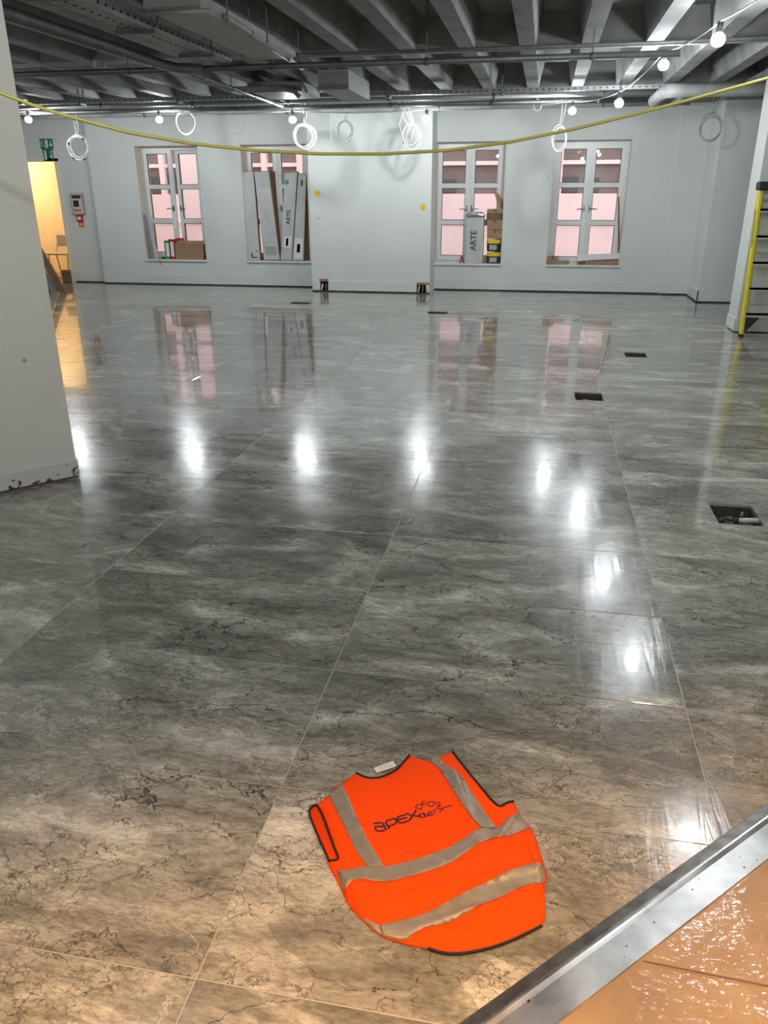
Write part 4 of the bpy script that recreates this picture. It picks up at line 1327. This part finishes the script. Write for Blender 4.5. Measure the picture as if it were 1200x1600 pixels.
def open_box(x0, y0, x1, y1, Y, depth, label, flaps=(), name='cardboard_box', mat='kraft', tapec=True):
    a = at(*c6(x0, y1), Y=Y); b = at(*c6(x1, y0), Y=Y)
    t = thing(name, label, 'box', ((a.x + b.x) / 2, Y + depth / 2, a.z))
    m = MB(); m.box((a.x, Y, a.z), (b.x, Y + depth, b.z)); soften(m.build('body', mat, t), 0.004)
    if tapec:
        mx = (a.x + b.x) / 2
        m = MB(); m.box((mx - 0.02, Y - 0.002, b.z - 0.05), (mx + 0.02, Y - 0.0005, b.z)); m.build('tape_strip', 'kraft_dark', t)
    for fl in flaps:
        q = [at(*c6(*p), Y=Y + 0.03) for p in fl]
        m = MB(); m.prism(q, (0, 0.006, 0)); m.build('flap', mat, t)
    return t


open_box(402, 530, 484, 576, YC, 0.13, 'lowest cardboard box standing on the yellow-lidded tubs')
open_box(403, 478, 486, 528, YC + 0.005, 0.13, 'middle cardboard box in the stack in the third window')
open_box(400, 446, 480, 477, YC + 0.01, 0.13, 'flat cardboard box below the opened one in the third window', mat='kraft_dark')
open_box(402, 422, 490, 445, YC, 0.13, 'opened cardboard box with a raised flap on top of the stack', flaps=[[(440, 334), (466, 342), (492, 422), (466, 422)], [(466, 345), (492, 400), (492, 424), (480, 424)]])
for (y0, y1, lb) in [(580, 644, 'upper black tub with yellow lid in the third window'), (648, 708, 'lower black tub with yellow lid on the third window sill')]:
    a = at(*c6(397, y1), Y=YC); b = at(*c6(476, y0), Y=YC)
    hh = b.z - a.z; cx, cy = (a.x + b.x) / 2, YC + 0.075
    t = thing('adhesive_tub', lb, 'tub', (cx, cy, a.z), 'yellow-lidded tubs')
    S = Matrix.Diagonal((1, 0.62, 1, 1)); R0 = (b.x - a.x) / 2
    m = MB(); m.lathe([(R0 * 0.90, 0.002), (R0 * 0.97, hh * 0.66), (R0 * 0.97, hh * 0.68)], (cx, cy, a.z), 20, mat=S); m.build('pail', 'bucket', t, smooth=False)
    m = MB(); m.lathe([(R0, hh * 0.66), (R0, hh * 0.94), (R0 * 0.94, hh * 0.985)], (cx, cy, a.z), 20, mat=S); m.build('lid', 'yellowlid', t)
    m = MB(); m.box((cx - R0 * 0.55, cy - R0 * 0.62 - 0.004, a.z + hh * 0.15), (cx + R0 * 0.45, cy - R0 * 0.5, a.z + hh * 0.55)); m.build('label_patch', 'greycable', t)
c = at(*c6(272, 706), Y=YC); z = c.z
t = thing('tile_pliers', 'small red hand tool standing on the third window sill', 'tool', c)
m = MB(); m.tube([(c.x - 0.03, YC, z + 0.002), (c.x - 0.018, YC, z + 0.07), (c.x, YC, z + 0.10)], 0.011, 7); m.build('handle', 'red', t)
m = MB(); m.tube([(c.x + 0.03, YC, z + 0.002), (c.x + 0.018, YC, z + 0.07), (c.x, YC, z + 0.10)], 0.011, 7); m.build('handle', 'red', t)
m = MB(); m.cbox((c.x - 0.02, YC - 0.012, z + 0.09), (c.x + 0.02, YC + 0.012, z + 0.12), 0.004); m.build('jaw', 'red', t)

# fourth window: offcuts of board and a small box
t = open_box(715, 668, 776, 708, YC, 0.08, 'small crushed cardboard box at the left of the fourth window sill', flaps=[[(728, 664), (776, 676), (776, 688), (735, 690)]])


def offcut(pts, Y, th, mat, label):
    q = [at(*c6(*p), Y=Y) for p in pts]
    m = MB(); m.prism(q, (0, th, 0)); return tag(soften(m.build('board_offcut', mat), 0.002), label, 'board', 'offcuts on the fourth window sill')


offcut([(872, 660), (1098, 652), (1098, 680), (874, 692)], YC - 0.02, 0.015, 'label', 'long white board propped across the fourth window sill')
offcut([(925, 690), (1096, 682), (1098, 712), (918, 712)], YC + 0.005, 0.02, 'kraft', 'brown cardboard offcut under the long white board')
offcut([(778, 692), (830, 690), (832, 712), (778, 712)], YC + 0.005, 0.05, 'kraft', 'short brown offcut beside the small crushed box')
offcut([(876, 700), (918, 692), (916, 712), (874, 712)], YC + 0.01, 0.03, 'kraft_dark', 'torn dark cardboard scrap mid sill in the fourth window')
offcut([(1085, 360), (1092, 360), (1094, 650), (1086, 652)], YC + 0.14, 0.02, 'kraft_dark', 'narrow dark strip standing at the right of the fourth window')

# first window: boards, lever files, cardboard box
def c4(x, y): return (x / 3.0, 200 + y / 3.0)


for (pts, mat, lb, Y) in [([(672, 404), (682, 402), (722, 608), (708, 608)], 'greyboard', 'grey board leaning at the left of the first window, front one', YC),
                          ([(684, 404), (694, 408), (744, 606), (724, 608)], 'carton', 'pale board leaning behind the grey one in the first window', YC + 0.03)]:
    q = [at(*c4(*p), Y=Y) for p in pts]
    m = MB(); m.prism(q, (0, 0.02, 0)); tag(soften(m.build('leaning_board', mat), 0.002), lb, 'board')
for (x0, x1, y0, y1, mat, lb) in [(776, 795, 528, 609, 'green', 'green lever file on the first window sill'), (797, 816, 522, 609, 'red', 'red and white lever file on the first window sill'), (818, 848, 518, 560, 'red', 'second red file behind the cardboard box')]:
    a = at(*c4(x0, y1), Y=YC + 0.01); b = at(*c4(x1, y0), Y=YC + 0.01)
    yb = YC + 0.01 if x0 < 810 else YC + 0.09
    t = thing('lever_file', lb, 'file', ((a.x + b.x) / 2, yb, a.z), 'files on the first window sill')
    zb = WZ0 + 0.005
    m = MB(); m.box((a.x, yb, zb), (b.x, yb + 0.07, b.z)); soften(m.build('cover', mat, t), 0.003)
    m = MB(); m.box((a.x + (b.x - a.x) * 0.25, yb - 0.001, zb + 0.05), (b.x - (b.x - a.x) * 0.2, yb, b.z - 0.04)); m.build('spine_label', 'label', t)
a = at(*c4(825, 610), Y=YC); b = at(*c4(935, 545), Y=YC)
t = thing('cardboard_box', 'plain brown cardboard box on the first window sill', 'box', ((a.x + b.x) / 2, YC, a.z))
m = MB(); m.box((a.x, YC, WZ0 + 0.005), (b.x + 0.06, YC + 0.085, b.z)); soften(m.build('body', 'kraft', t), 0.004)
q = [Vector((a.x, YC, b.z)), Vector((b.x + 0.06, YC, b.z)), Vector((b.x + 0.06, YC + 0.09, b.z + 0.05)), Vector((a.x + 0.03, YC + 0.09, b.z + 0.05))]
m = MB(); m.prism(q, (0, 0.002, 0.004)); m.build('flap', 'kraft', t)
m = MB(); m.box((b.x + 0.061, YC + 0.02, WZ0 + 0.005), (b.x + 0.10, YC + 0.08, WZ0 + 0.09)); soften(tag(m.build('dark_pouch', 'black'), 'small black pouch beside the brown box on the first window sill', 'pouch'), 0.012)
a = at(*c4(765, 607), Y=YC)
m = MB(); m.cbox((a.x - 0.04, YC, WZ0 + 0.005), (a.x + 0.03, YC + 0.05, WZ0 + 0.035), 0.008)
tag(m.build('black_stapler', 'black'), 'small black object left of the green file on the first sill', 'stapler')
a = at(250, 406, Y=WB - 0.04)
m = MB(); m.tube([(a.x, WB - 0.042, WZ0 + 0.008), (a.x, WB - 0.045, WZ0 - 0.05), (a.x + 0.006, WB - 0.045, WZ0 - 0.10)], 0.006, 6)
tag(m.build('hanging_cord', 'timber'), 'short dark cord hanging over the edge of the first window sill', 'cord')

# ------------------------------------------------------------------ boards leaning at far left
for i, (x0, w, mat, lb) in enumerate([(-7.98, 0.14, 'timber', 'dark timber plank leaning behind the left pillar, frontmost'), (-8.16, 0.12, 'greyboard', 'grey board leaning beside the dark timber plank'), (-8.32, 0.16, 'timber', 'second dark timber plank leaning behind the grey board')]):
    y = 12.32 + 0.05 * i
    bq = [Vector((x0, y, 0)), Vector((x0 + w, y, 0)), Vector((x0 - 0.66 + w, y + 0.35, 0.86 - 0.06 * i)), Vector((x0 - 0.66, y + 0.35, 0.86 - 0.06 * i))]
    m = MB(); m.prism(bq, (0, 0.035, 0.012)); soften(tag(m.build('leaning_plank', mat), lb, 'plank', 'planks leaning behind the left pillar'), 0.003)
m = MB(); m.box((-9.5, 12.83, 0.0), (-8.76, 13.2, 0.95)); 
tag(soften(m.build('site_cupboard', 'carton'), 0.01), 'pale low cabinet behind the left pillar that carries the leaning planks', 'cabinet')

# ------------------------------------------------------------------ step ladder against the right pillar
foot = at(1157, 526, Z=0)
lx0 = foot.x; lw = 0.50; ly = foot.y
t = thing('step_ladder', 'yellow fibreglass step ladder leaning against the right pillar', 'ladder', (lx0 + lw / 2, ly, 0))
TOP = 1.64; lean = (10.03 - ly) / TOP
def rail(xa, y_off, mat='ladder', w=0.032, d=0.085, top=TOP):
    m = MB()
    m.prism([(xa - w / 2, ly + y_off - d / 2, 0.02), (xa + w / 2, ly + y_off - d / 2, 0.02), (xa + w / 2, ly + y_off + d / 2, 0.02), (xa - w / 2, ly + y_off + d / 2, 0.02)], (0, lean * top, top))
    return soften(m.build('rail', mat, t), 0.004)
for xa in (lx0, lx0 + lw):
    rail(xa, 0)
    m = MB(); m.cbox((xa - 0.022, ly - 0.05, 0.0), (xa + 0.022, ly + 0.05, 0.035), 0.005); m.build('rubber_foot', 'black', t)
for xa in (lx0 + 0.045, lx0 + lw - 0.045):
    rail(xa, 0.09, 'ladder', 0.025, 0.05, TOP - 0.15)
for k in range(5):
    z = 0.26 + k * 0.28; y = ly + lean * z
    m = MB(); m.box((lx0 + 0.016, y - 0.05, z - 0.012), (lx0 + lw - 0.016, y + 0.035, z + 0.012)); m.box((lx0 + 0.016, y - 0.05, z - 0.03), (lx0 + lw - 0.016, y - 0.044, z + 0.012)); m.build('step', 'alu_step', t)
    if k % 2 == 0:
        m = MB(); m.tube([(lx0 + 0.05, y + 0.09, z + 0.1), (lx0 + lw - 0.05, y + 0.09, z + 0.1)], 0.011, 6); m.build('rear_brace', 'alu_step', t)
for sx, xa in ((1, lx0 + 0.016), (-1, lx0 + lw - 0.016)):
    m = MB(); y = ly - 0.052
    m.prism([(xa, y, 0.06), (xa + sx * 0.03, y, 0.08), (xa + sx * 0.15, y + 0.02, 0.225), (xa, y + 0.02, 0.225)], (0, 0.006, 0)); m.build('foot_brace', 'black', t)
m = MB(); y = ly + lean * 1.2
m.prism([(lx0 - 0.02, y - 0.06, 0.98), (lx0 - 0.016, y - 0.06, 0.98), (lx0 - 0.016, y + 0.03, 1.38), (lx0 - 0.02, y + 0.03, 1.38)], (0, 0.02, 0)); m.build('spreader_bar', 'steel_dark', t)
z = TOP; y = ly + lean * z
m = MB(); m.cbox((lx0 - 0.03, y - 0.08, z - 0.06), (lx0 + lw + 0.03, y + 0.10, z + 0.03), 0.012); m.build('top_cap', 'black', t)

# ------------------------------------------------------------------ metal threshold and film-covered floor
D45 = Vector((0.7071, 0.7071, 0)); N45 = Vector((0.7071, -0.7071, 0))
o0 = (at(715, 1600, Z=0) + at(1200, 1255, Z=0)) / 2
off0 = o0.dot(N45)
offs = [(at(745, 1600, Z=0.01).dot(N45) + at(1200, 1279, Z=0.01).dot(N45)) / 2, (at(866, 1600, Z=0.006).dot(N45) + at(1200, 1344, Z=0.006).dot(N45)) / 2]
s0, s1 = -0.6, 3.6
def TP(s, n, z): 
    p = D45 * s + N45 * n; return Vector((p.x, p.y, z))
t = thing('metal_threshold', 'scratched aluminium threshold strip across the lower right corner', 'threshold', TP(1.0, off0, 0))
m = MB()
pr = [(off0, 0.0005), (off0 + 0.004, 0.006), (offs[0] - 0.004, 0.0125), (offs[0], 0.0125), (offs[0], 0.002), (off0, 0.0003)]
m.prism([TP(s0, n, z) for n, z in pr], D45 * (s1 - s0)); m.build('side_lip', 'alu_dark', t)
m = MB()
pr = [(offs[0], 0.003), (offs[0], 0.0125), (offs[0] + 0.005, 0.0135), (offs[0] + 0.010, 0.0120), (offs[0] + 0.016, 0.0098), (offs[1], 0.0085), (offs[1] + 0.001, 0.003)]
m.prism([TP(s0, n, z) for n, z in pr], D45 * (s1 - s0)); m.build('plate', 'alu', t)
def disc(px, py, r, mat, nm, z=0.0102):
    p = at(px, py, Z=0.0095); m = MB(); m.lathe([(r, 0), (r * 0.9, 0.0006)], (p.x, p.y, z - 0.0008), 14); return m.build(nm, mat, t)
disc(825, 1563, 0.0052, 'hole', 'screw_hole')
for (px, py, r) in [(1022, 1441, 0.0026), (1163, 1355, 0.0024), (1183, 1344, 0.0022), (979, 1478, 0.0024), (976, 1496, 0.0014), (1082, 1390, 0.0024), (1092, 1373, 0.0018), (1156, 1339, 0.0013)]:
    disc(px, py, r, 'rusty', 'rust_spot')
# film covered floor beyond the strip
m = MB()
n0 = offs[1] - 0.004
nn, ns = 120, 240
import mathutils
pts = []; fs = []
na, nb = n0, n0 + 0.8
sa, sb = 0.6, 2.2
for i in range(ns + 1):
    for j in range(nn + 1):
        s = sa + (sb - sa) * i / ns; n = na + (nb - na) * j / nn
        z = 0.0040 + 0.0022 * mathutils.noise.noise(Vector((s * 9, n * 14, 0.3))) + 0.0016 * (0.5 - abs(mathutils.noise.noise(Vector((s * 34 + n * 20, n * 62 - s * 12, 2.3))))) + 0.0005 * mathutils.noise.noise(Vector((s * 90, n * 120, 7.7)))
        if j == 0: z = 0.004
        pts.append(TP(s, n, max(z, 0.0007)))
for i in range(ns):
    for j in range(nn):
        a = i * (nn + 1) + j; fs.append((a, a + 1, a + nn + 2, a + nn + 1))
m.poly(pts, fs)
film = thing('protective_film', 'crinkled clear plastic film over tan board, right of the metal strip', 'floor covering', TP(1.4, n0 + 0.5, 0))
m.build('film_sheet', 'film', film, smooth=True)
p0 = at(1005, 1503, Z=0.004); p1 = at(1130, 1528, Z=0.004)
m = MB(); dd = (p1 - p0).normalized(); pn = Vector((-dd.y, dd.x, 0)) * 0.0012
p1 = p0 + dd * 0.9
m.prism([p0 - pn + Vector((0, 0, 0.003)), p1 - pn + Vector((0, 0, 0.003)), p1 + pn + Vector((0, 0, 0.003)), p0 + pn + Vector((0, 0, 0.003))], (0, 0, 0.0015)); m.build('seam', 'kraft_dark', film)
m = MB(); m.poly([TP(-0.6, n0, 0.0006), TP(3.6, n0, 0.0006), TP(3.6, n0 + 2.2, 0.0006), TP(-0.6, n0 + 2.2, 0.0006)], [(0, 1, 2, 3)])
m.build('board', 'kraft', film)

# ------------------------------------------------------------------ hi-vis vest
KV = 460.0 / 1200.0
def vp(x, y, z=0.018):
    return at(440 + x * KV, 1140 + y * KV, Z=z)


def smooth_closed(pts, it=2):
    for _ in range(it):
        out = []
        n = len(pts)
        for i in range(n):
            a, b = Vector(pts[i]), Vector(pts[(i + 1) % n])
            out += [a.lerp(b, 0.25), a.lerp(b, 0.75)]
        pts = out
    return pts


def smooth_open(pts, it=2):
    pts = [Vector(p) for p in pts]
    for _ in range(it):
        out = [pts[0]]
        for a, b in zip(pts[:-1], pts[1:]):
            out += [a.lerp(b, 0.25), a.lerp(b, 0.75)]
        out.append(pts[-1])
        pts = out
    return pts


neck = [(303, 163), (340, 182), (385, 186), (432, 172), (470, 150), (497, 120), (522, 90)]
shoulder_r = [(522, 90), (560, 104), (598, 114), (645, 95), (697, 76)]
arm_r = [(697, 76), (730, 120), (782, 184), (832, 244), (866, 284), (892, 302), (922, 282), (947, 279)]
side_r = [(947, 279), (970, 326), (1018, 378), (1045, 440), (1072, 540), (1085, 562), (1083, 616), (1072, 632), (1080, 720), (1074, 758), (1062, 784)]
hem = [(1062, 784), (985, 824), (900, 860), (820, 884), (720, 900), (650, 895), (598, 876)]
side_l = [(598, 876), (500, 858), (405, 826), (352, 782), (300, 732), (268, 690), (250, 652), (222, 592), (196, 548), (190, 520)]
arm_l = [(190, 520), (236, 517), (216, 470), (190, 400), (166, 330), (142, 292)]
shoulder_l = [(142, 292), (190, 254), (222, 214), (246, 205), (303, 163)]
outline = []
for seg in (neck, shoulder_r, arm_r, side_r, hem, side_l, arm_l, shoulder_l):
    s = smooth_open(seg, 2)
    outline += s[:-1]
poly2 = [vp(p[0], p[1]).xy.copy() for p in outline]


def dist_to_edge(p):
    best = 9
    n = len(poly2)
    for i in range(n):
        a, b = poly2[i], poly2[(i + 1) % n]
        ab = b - a; l2 = ab.length_squared
        tt = 0 if l2 == 0 else max(0, min(1, (p - a).dot(ab) / l2))
        dd_ = (p - (a + ab * tt)).length
        if dd_ < best: best = dd_
    return best


# folds: lines (start, end, height, width) in the crop frame of the vest
folds_px = [((420, 700), (1050, 560), 0.010, 0.016), ((560, 800), (1010, 690), 0.006, 0.011), ((520, 830), (1060, 640), 0.005, 0.010),
            ((640, 830), (1040, 770), 0.006, 0.010), ((600, 845), (760, 835), 0.005, 0.008), ((680, 130), (760, 330), 0.006, 0.014),
            ((960, 330), (860, 480), 0.007, 0.016), ((230, 580), (330, 700), 0.007, 0.016), ((1010, 430), (1060, 600), 0.008, 0.018),
            ((330, 240), (420, 540), 0.003, 0.020), ((820, 470), (460, 640), 0.006, 0.020), ((700, 240), (735, 225), 0.004, 0.006),
            ((1075, 630), (980, 650), 0.008, 0.008), ((1040, 690), (700, 800), 0.004, 0.007), ((880, 380), (1010, 380), 0.005, 0.012)]
folds = [(vp(*a).xy.copy(), vp(*b).xy.copy(), h, w) for a, b, h, w in folds_px]


def vest_z(p):
    p = Vector((p[0], p[1]))
    de = dist_to_edge(p)
    k = min(1.0, de / 0.045)
    z = 0.005 + 0.011 * (k * (2 - k))
    z += 0.006 * k * mathutils.noise.noise(Vector((p.x * 11, p.y * 11, 0.7))) + 0.0022 * k * mathutils.noise.noise(Vector((p.x * 34, p.y * 34, 5.1)))
    for a, b, h, w in folds:
        ab = b - a
        tt = max(0, min(1, (p - a).dot(ab) / ab.length_squared))
        dd_ = (p - (a + ab * tt)).length
        z += 1.7 * h * math.exp(-(dd_ / (0.75 * w)) ** 2) * min(1, de / 0.02) * (0.35 + 0.65 * math.sin(math.pi * min(1, max(0, tt * 0.9 + 0.05))))
    return max(z, 0.004)


def cloth(pts2, step, lift, name, mat, parent, thick=0.0015, zf=None):
    zf = zf or vest_z
    xs = [p[0] for p in pts2]; ys = [p[1] for p in pts2]
    V = [Vector((p[0], p[1])) for p in pts2]; n = len(V)
    edges = [(i, (i + 1) % n) for i in range(n)]
    def inside(x, y):
        c = False; j = n - 1
        for i in range(n):
            if (V[i].y > y) != (V[j].y > y) and x < (V[j].x - V[i].x) * (y - V[i].y) / (V[j].y - V[i].y) + V[i].x: c = not c
            j = i
        return c
    y = min(ys); row = 0
    add = []
    while y < max(ys):
        x = min(xs) + (step / 2 if row % 2 else 0)
        while x < max(xs):
            if inside(x, y): add.append(Vector((x, y)))
            x += step
        y += step * 0.866; row += 1
    # keep interior points away from the boundary
    add = [p for p in add if min((p - v).length for v in V) > step * 0.35]
    res = delaunay_2d_cdt(V + add, edges, [], 1, 1e-6)
    vv, ff = res[0], res[2]
    m = MB()
    m.poly([(p.x, p.y, zf(p) + lift) for p in vv], [tuple(f) for f in ff])
    o = m.build(name, mat, parent, smooth=True)
    if o.data.polygons and sum(p.normal.z for p in o.data.polygons) < 0:
        o.data.flip_normals()
    so = o.modifiers.new('thickness', 'SOLIDIFY'); so.thickness = thick; so.offset = -1
    return o


vest = thing('safety_vest', 'orange hi-vis vest with grey reflective bands lying flat on the tiles', 'vest', vp(560, 500, 0.0))
body = cloth(poly2, 0.011, 0.0, 'back_panel', 'orange', vest, 0.003)


def px_poly(lst): return [vp(p[0], p[1]).xy.copy() for p in lst]


def band(left, right, name='reflective_band'):
    """polygon between two pixel edges running the same way"""
    a = smooth_open(left, 1); b = smooth_open(right, 1)
    return cloth(px_poly(list(a) + list(reversed(b))), 0.010, 0.0030, name, 'reflect', vest, 0.0008)


band([(191, 256), (216, 312), (262, 402), (308, 496), (350, 556)], [(246, 211), (290, 318), (340, 424), (380, 498), (417, 563)])
band([(598, 116), (648, 156), (690, 236), (740, 312), (812, 397)], [(641, 100), (666, 146), (730, 182), (782, 262), (830, 332), (880, 402)])
band([(226, 570), (285, 574), (350, 556), (417, 563), (480, 551), (600, 511), (720, 466), (812, 397), (880, 402), (930, 376), (968, 330)],
     [(252, 652), (304, 608), (400, 623), (470, 621), (560, 601), (660, 566), (740, 521), (820, 456), (900, 446), (960, 421), (1020, 390)])
band([(402, 790), (530, 771), (620, 736), (700, 691), (800, 641), (900, 601), (1000, 556), (1074, 550)],
     [(408, 824), (498, 854), (560, 821), (640, 801), (720, 776), (830, 721), (930, 661), (1000, 641), (1080, 612)])
# tail of the front band showing past the left side
cloth(px_poly([(318, 746), (402, 792), (408, 824), (354, 782)]), 0.010, 0.0014, 'reflective_band', 'reflect', vest, 0.0008)

# front panel visible through the left armhole
fp = [(118, 308), (140, 292), (168, 332), (196, 408), (220, 472), (238, 516), (190, 522), (168, 455), (140, 388), (112, 330)]
cloth(px_poly(fp), 0.010, 0.0, 'front_panel', 'orange_in', vest, 0.001, zf=lambda p: 0.0045)


def binding(lst, r=0.0034, lift=0.0015, zf=None, closed=False):
    pts = smooth_open(lst, 2)
    zf = zf or vest_z
    path = []
    for p in pts:
        w = vp(p[0], p[1]).xy
        path.append((w.x, w.y, zf(w) + lift))
    m = MB(); m.tube(path, r, 8); return m.build('binding', 'bind', vest, smooth=True)


binding(neck); binding(arm_r); binding(hem); binding([(142, 292), (166, 330), (190, 400), (216, 470), (236, 517), (190, 521)])
binding([(142, 292), (124, 300), (108, 318), (128, 372), (152, 430), (176, 480), (192, 520)], 0.0032, 0.001, zf=lambda p: 0.005)
# care label at the neck
q = [vp(376, 157, 0.012), vp(455, 128, 0.012), vp(468, 150, 0.010), vp(388, 177, 0.010)]
m = MB(); m.prism(q, (0, 0, 0.001)); m.build('care_label', 'tag', vest)
m = MB()
for k in range(2):
    u0, u1 = 0.2, 0.8
    v = 0.35 + 0.3 * k
    A = q[0].lerp(q[3], v); B = q[1].lerp(q[2], v)
    a, b = A.lerp(B, u0), A.lerp(B, u1); up = Vector((0, 0.0012, 0))
    m.prism([a - up + Vector((0, 0, 0.0011)), b - up + Vector((0, 0, 0.0011)), b + up + Vector((0, 0, 0.0011)), a + up + Vector((0, 0, 0.0011))], (0, 0, 0.0002))
m.build('label_print', 'greycable', vest)


def lp(x, y):
    return at(560 + 0.15 * x, 1200 + 0.15 * y, Z=0.019).xy.copy()


def ink(strokes, width, name, closed=False):
    m = MB()
    for st in strokes:
        pts = [lp(*p) for p in st]
        if closed: pts = pts + [pts[0]]
        # resample
        fine = [pts[0]]
        for a, b in zip(pts[:-1], pts[1:]):
            n = max(1, int((b - a).length / 0.006))
            for i in range(1, n + 1): fine.append(a.lerp(b, i / n))
        for i in range(len(fine)):
            pass
        L_, R_ = [], []
        n = len(fine)
        for i, p in enumerate(fine):
            if closed and i in (0, n - 1):
                tdir = (fine[1] - fine[0]).normalized() + (fine[-1] - fine[-2]).normalized()
            else:
                t1 = (fine[min(i + 1, n - 1)] - fine[i]); t0 = (fine[i] - fine[max(i - 1, 0)])
                tdir = (t1.normalized() if t1.length else Vector((0, 0))) + (t0.normalized() if t0.length else Vector((0, 0)))
            tdir.normalize()
            nn_ = Vector((-tdir.y, tdir.x)) * width / 2
            ex = Vector((0, 0))
            if not closed and i == 0: ex = -tdir * width * 0.3
            if not closed and i == n - 1: ex = tdir * width * 0.3
            a, b = p + nn_ + ex, p - nn_ + ex
            L_.append((a.x, a.y, vest_z(a) + 0.0006)); R_.append((b.x, b.y, vest_z(b) + 0.0006))
        o = len(m.v)
        m.v += L_ + R_
        for i in range(n - 1):
            m.f.append((o + i, o + i + 1, o + n + i + 1, o + n + i)); m.mi.append(0)
    ob = m.build(name, 'print', vest)
    so = ob.modifiers.new('thickness', 'SOLIDIFY'); so.thickness = 0.0005; so.offset = 0
    return ob


ink([[(162, 576), (205, 560), (232, 553), (256, 562), (270, 588), (290, 624)], [(268, 588), (200, 598), (178, 606), (174, 624), (186, 644), (206, 646), (268, 630)],
     [(320, 614), (300, 580), (284, 548), (300, 530), (360, 514), (384, 516), (398, 540), (392, 566), (370, 578), (318, 592)],
     [(486, 478), (428, 492), (406, 506), (404, 530), (420, 556), (446, 564), (522, 544)], [(408, 532), (500, 510)],
     [(497, 464), (560, 484), (636, 504)], [(598, 434), (568, 484), (537, 536)]], 0.0058, 'lettering')
ink([[(630, 472), (652, 508), (668, 516), (692, 508)], [(634, 492), (668, 476)], [(672, 466), (694, 506)], [(690, 470), (706, 498), (724, 496)],
     [(782, 482), (742, 496), (726, 490), (722, 468), (738, 454), (760, 452), (768, 466), (734, 480)], [(802, 472), (782, 444), (790, 432), (816, 426)],
     [(856, 386), (824, 402), (832, 420), (862, 414), (880, 424), (846, 450)], [(866, 416), (900, 404), (936, 394), (970, 378)]], 0.0034, 'lettering')
def frame_mark(quad, k, name='emblem'):
    pts = [lp(*p) for p in quad]; c = sum(pts, Vector((0, 0))) / 4
    outer = []; inner = []
    for i in range(4):
        for t_ in (0, 0.5):
            p = pts[i].lerp(pts[(i + 1) % 4], t_)
            outer.append(c + (p - c) * (1 + k)); inner.append(c + (p - c) * (1 - k))
    m = MB(); n = len(outer)
    m.poly([(p.x, p.y, vest_z(p) + 0.0006) for p in outer + inner], [(i, (i + 1) % n, n + (i + 1) % n, n + i) for i in range(n)])
    ob = m.build(name, 'print', vest)
    so = ob.modifiers.new('thickness', 'SOLIDIFY'); so.thickness = 0.0005; so.offset = 0


for qd, k in [([(612, 372), (672, 368), (654, 426), (594, 404)], 0.17), ([(734, 344), (792, 346), (772, 396), (718, 376)], 0.17),
              ([(678, 330), (706, 346), (690, 371), (656, 352)], 0.2), ([(812, 350), (852, 354), (840, 388), (806, 374)], 0.2)]:
    frame_mark(qd, k)
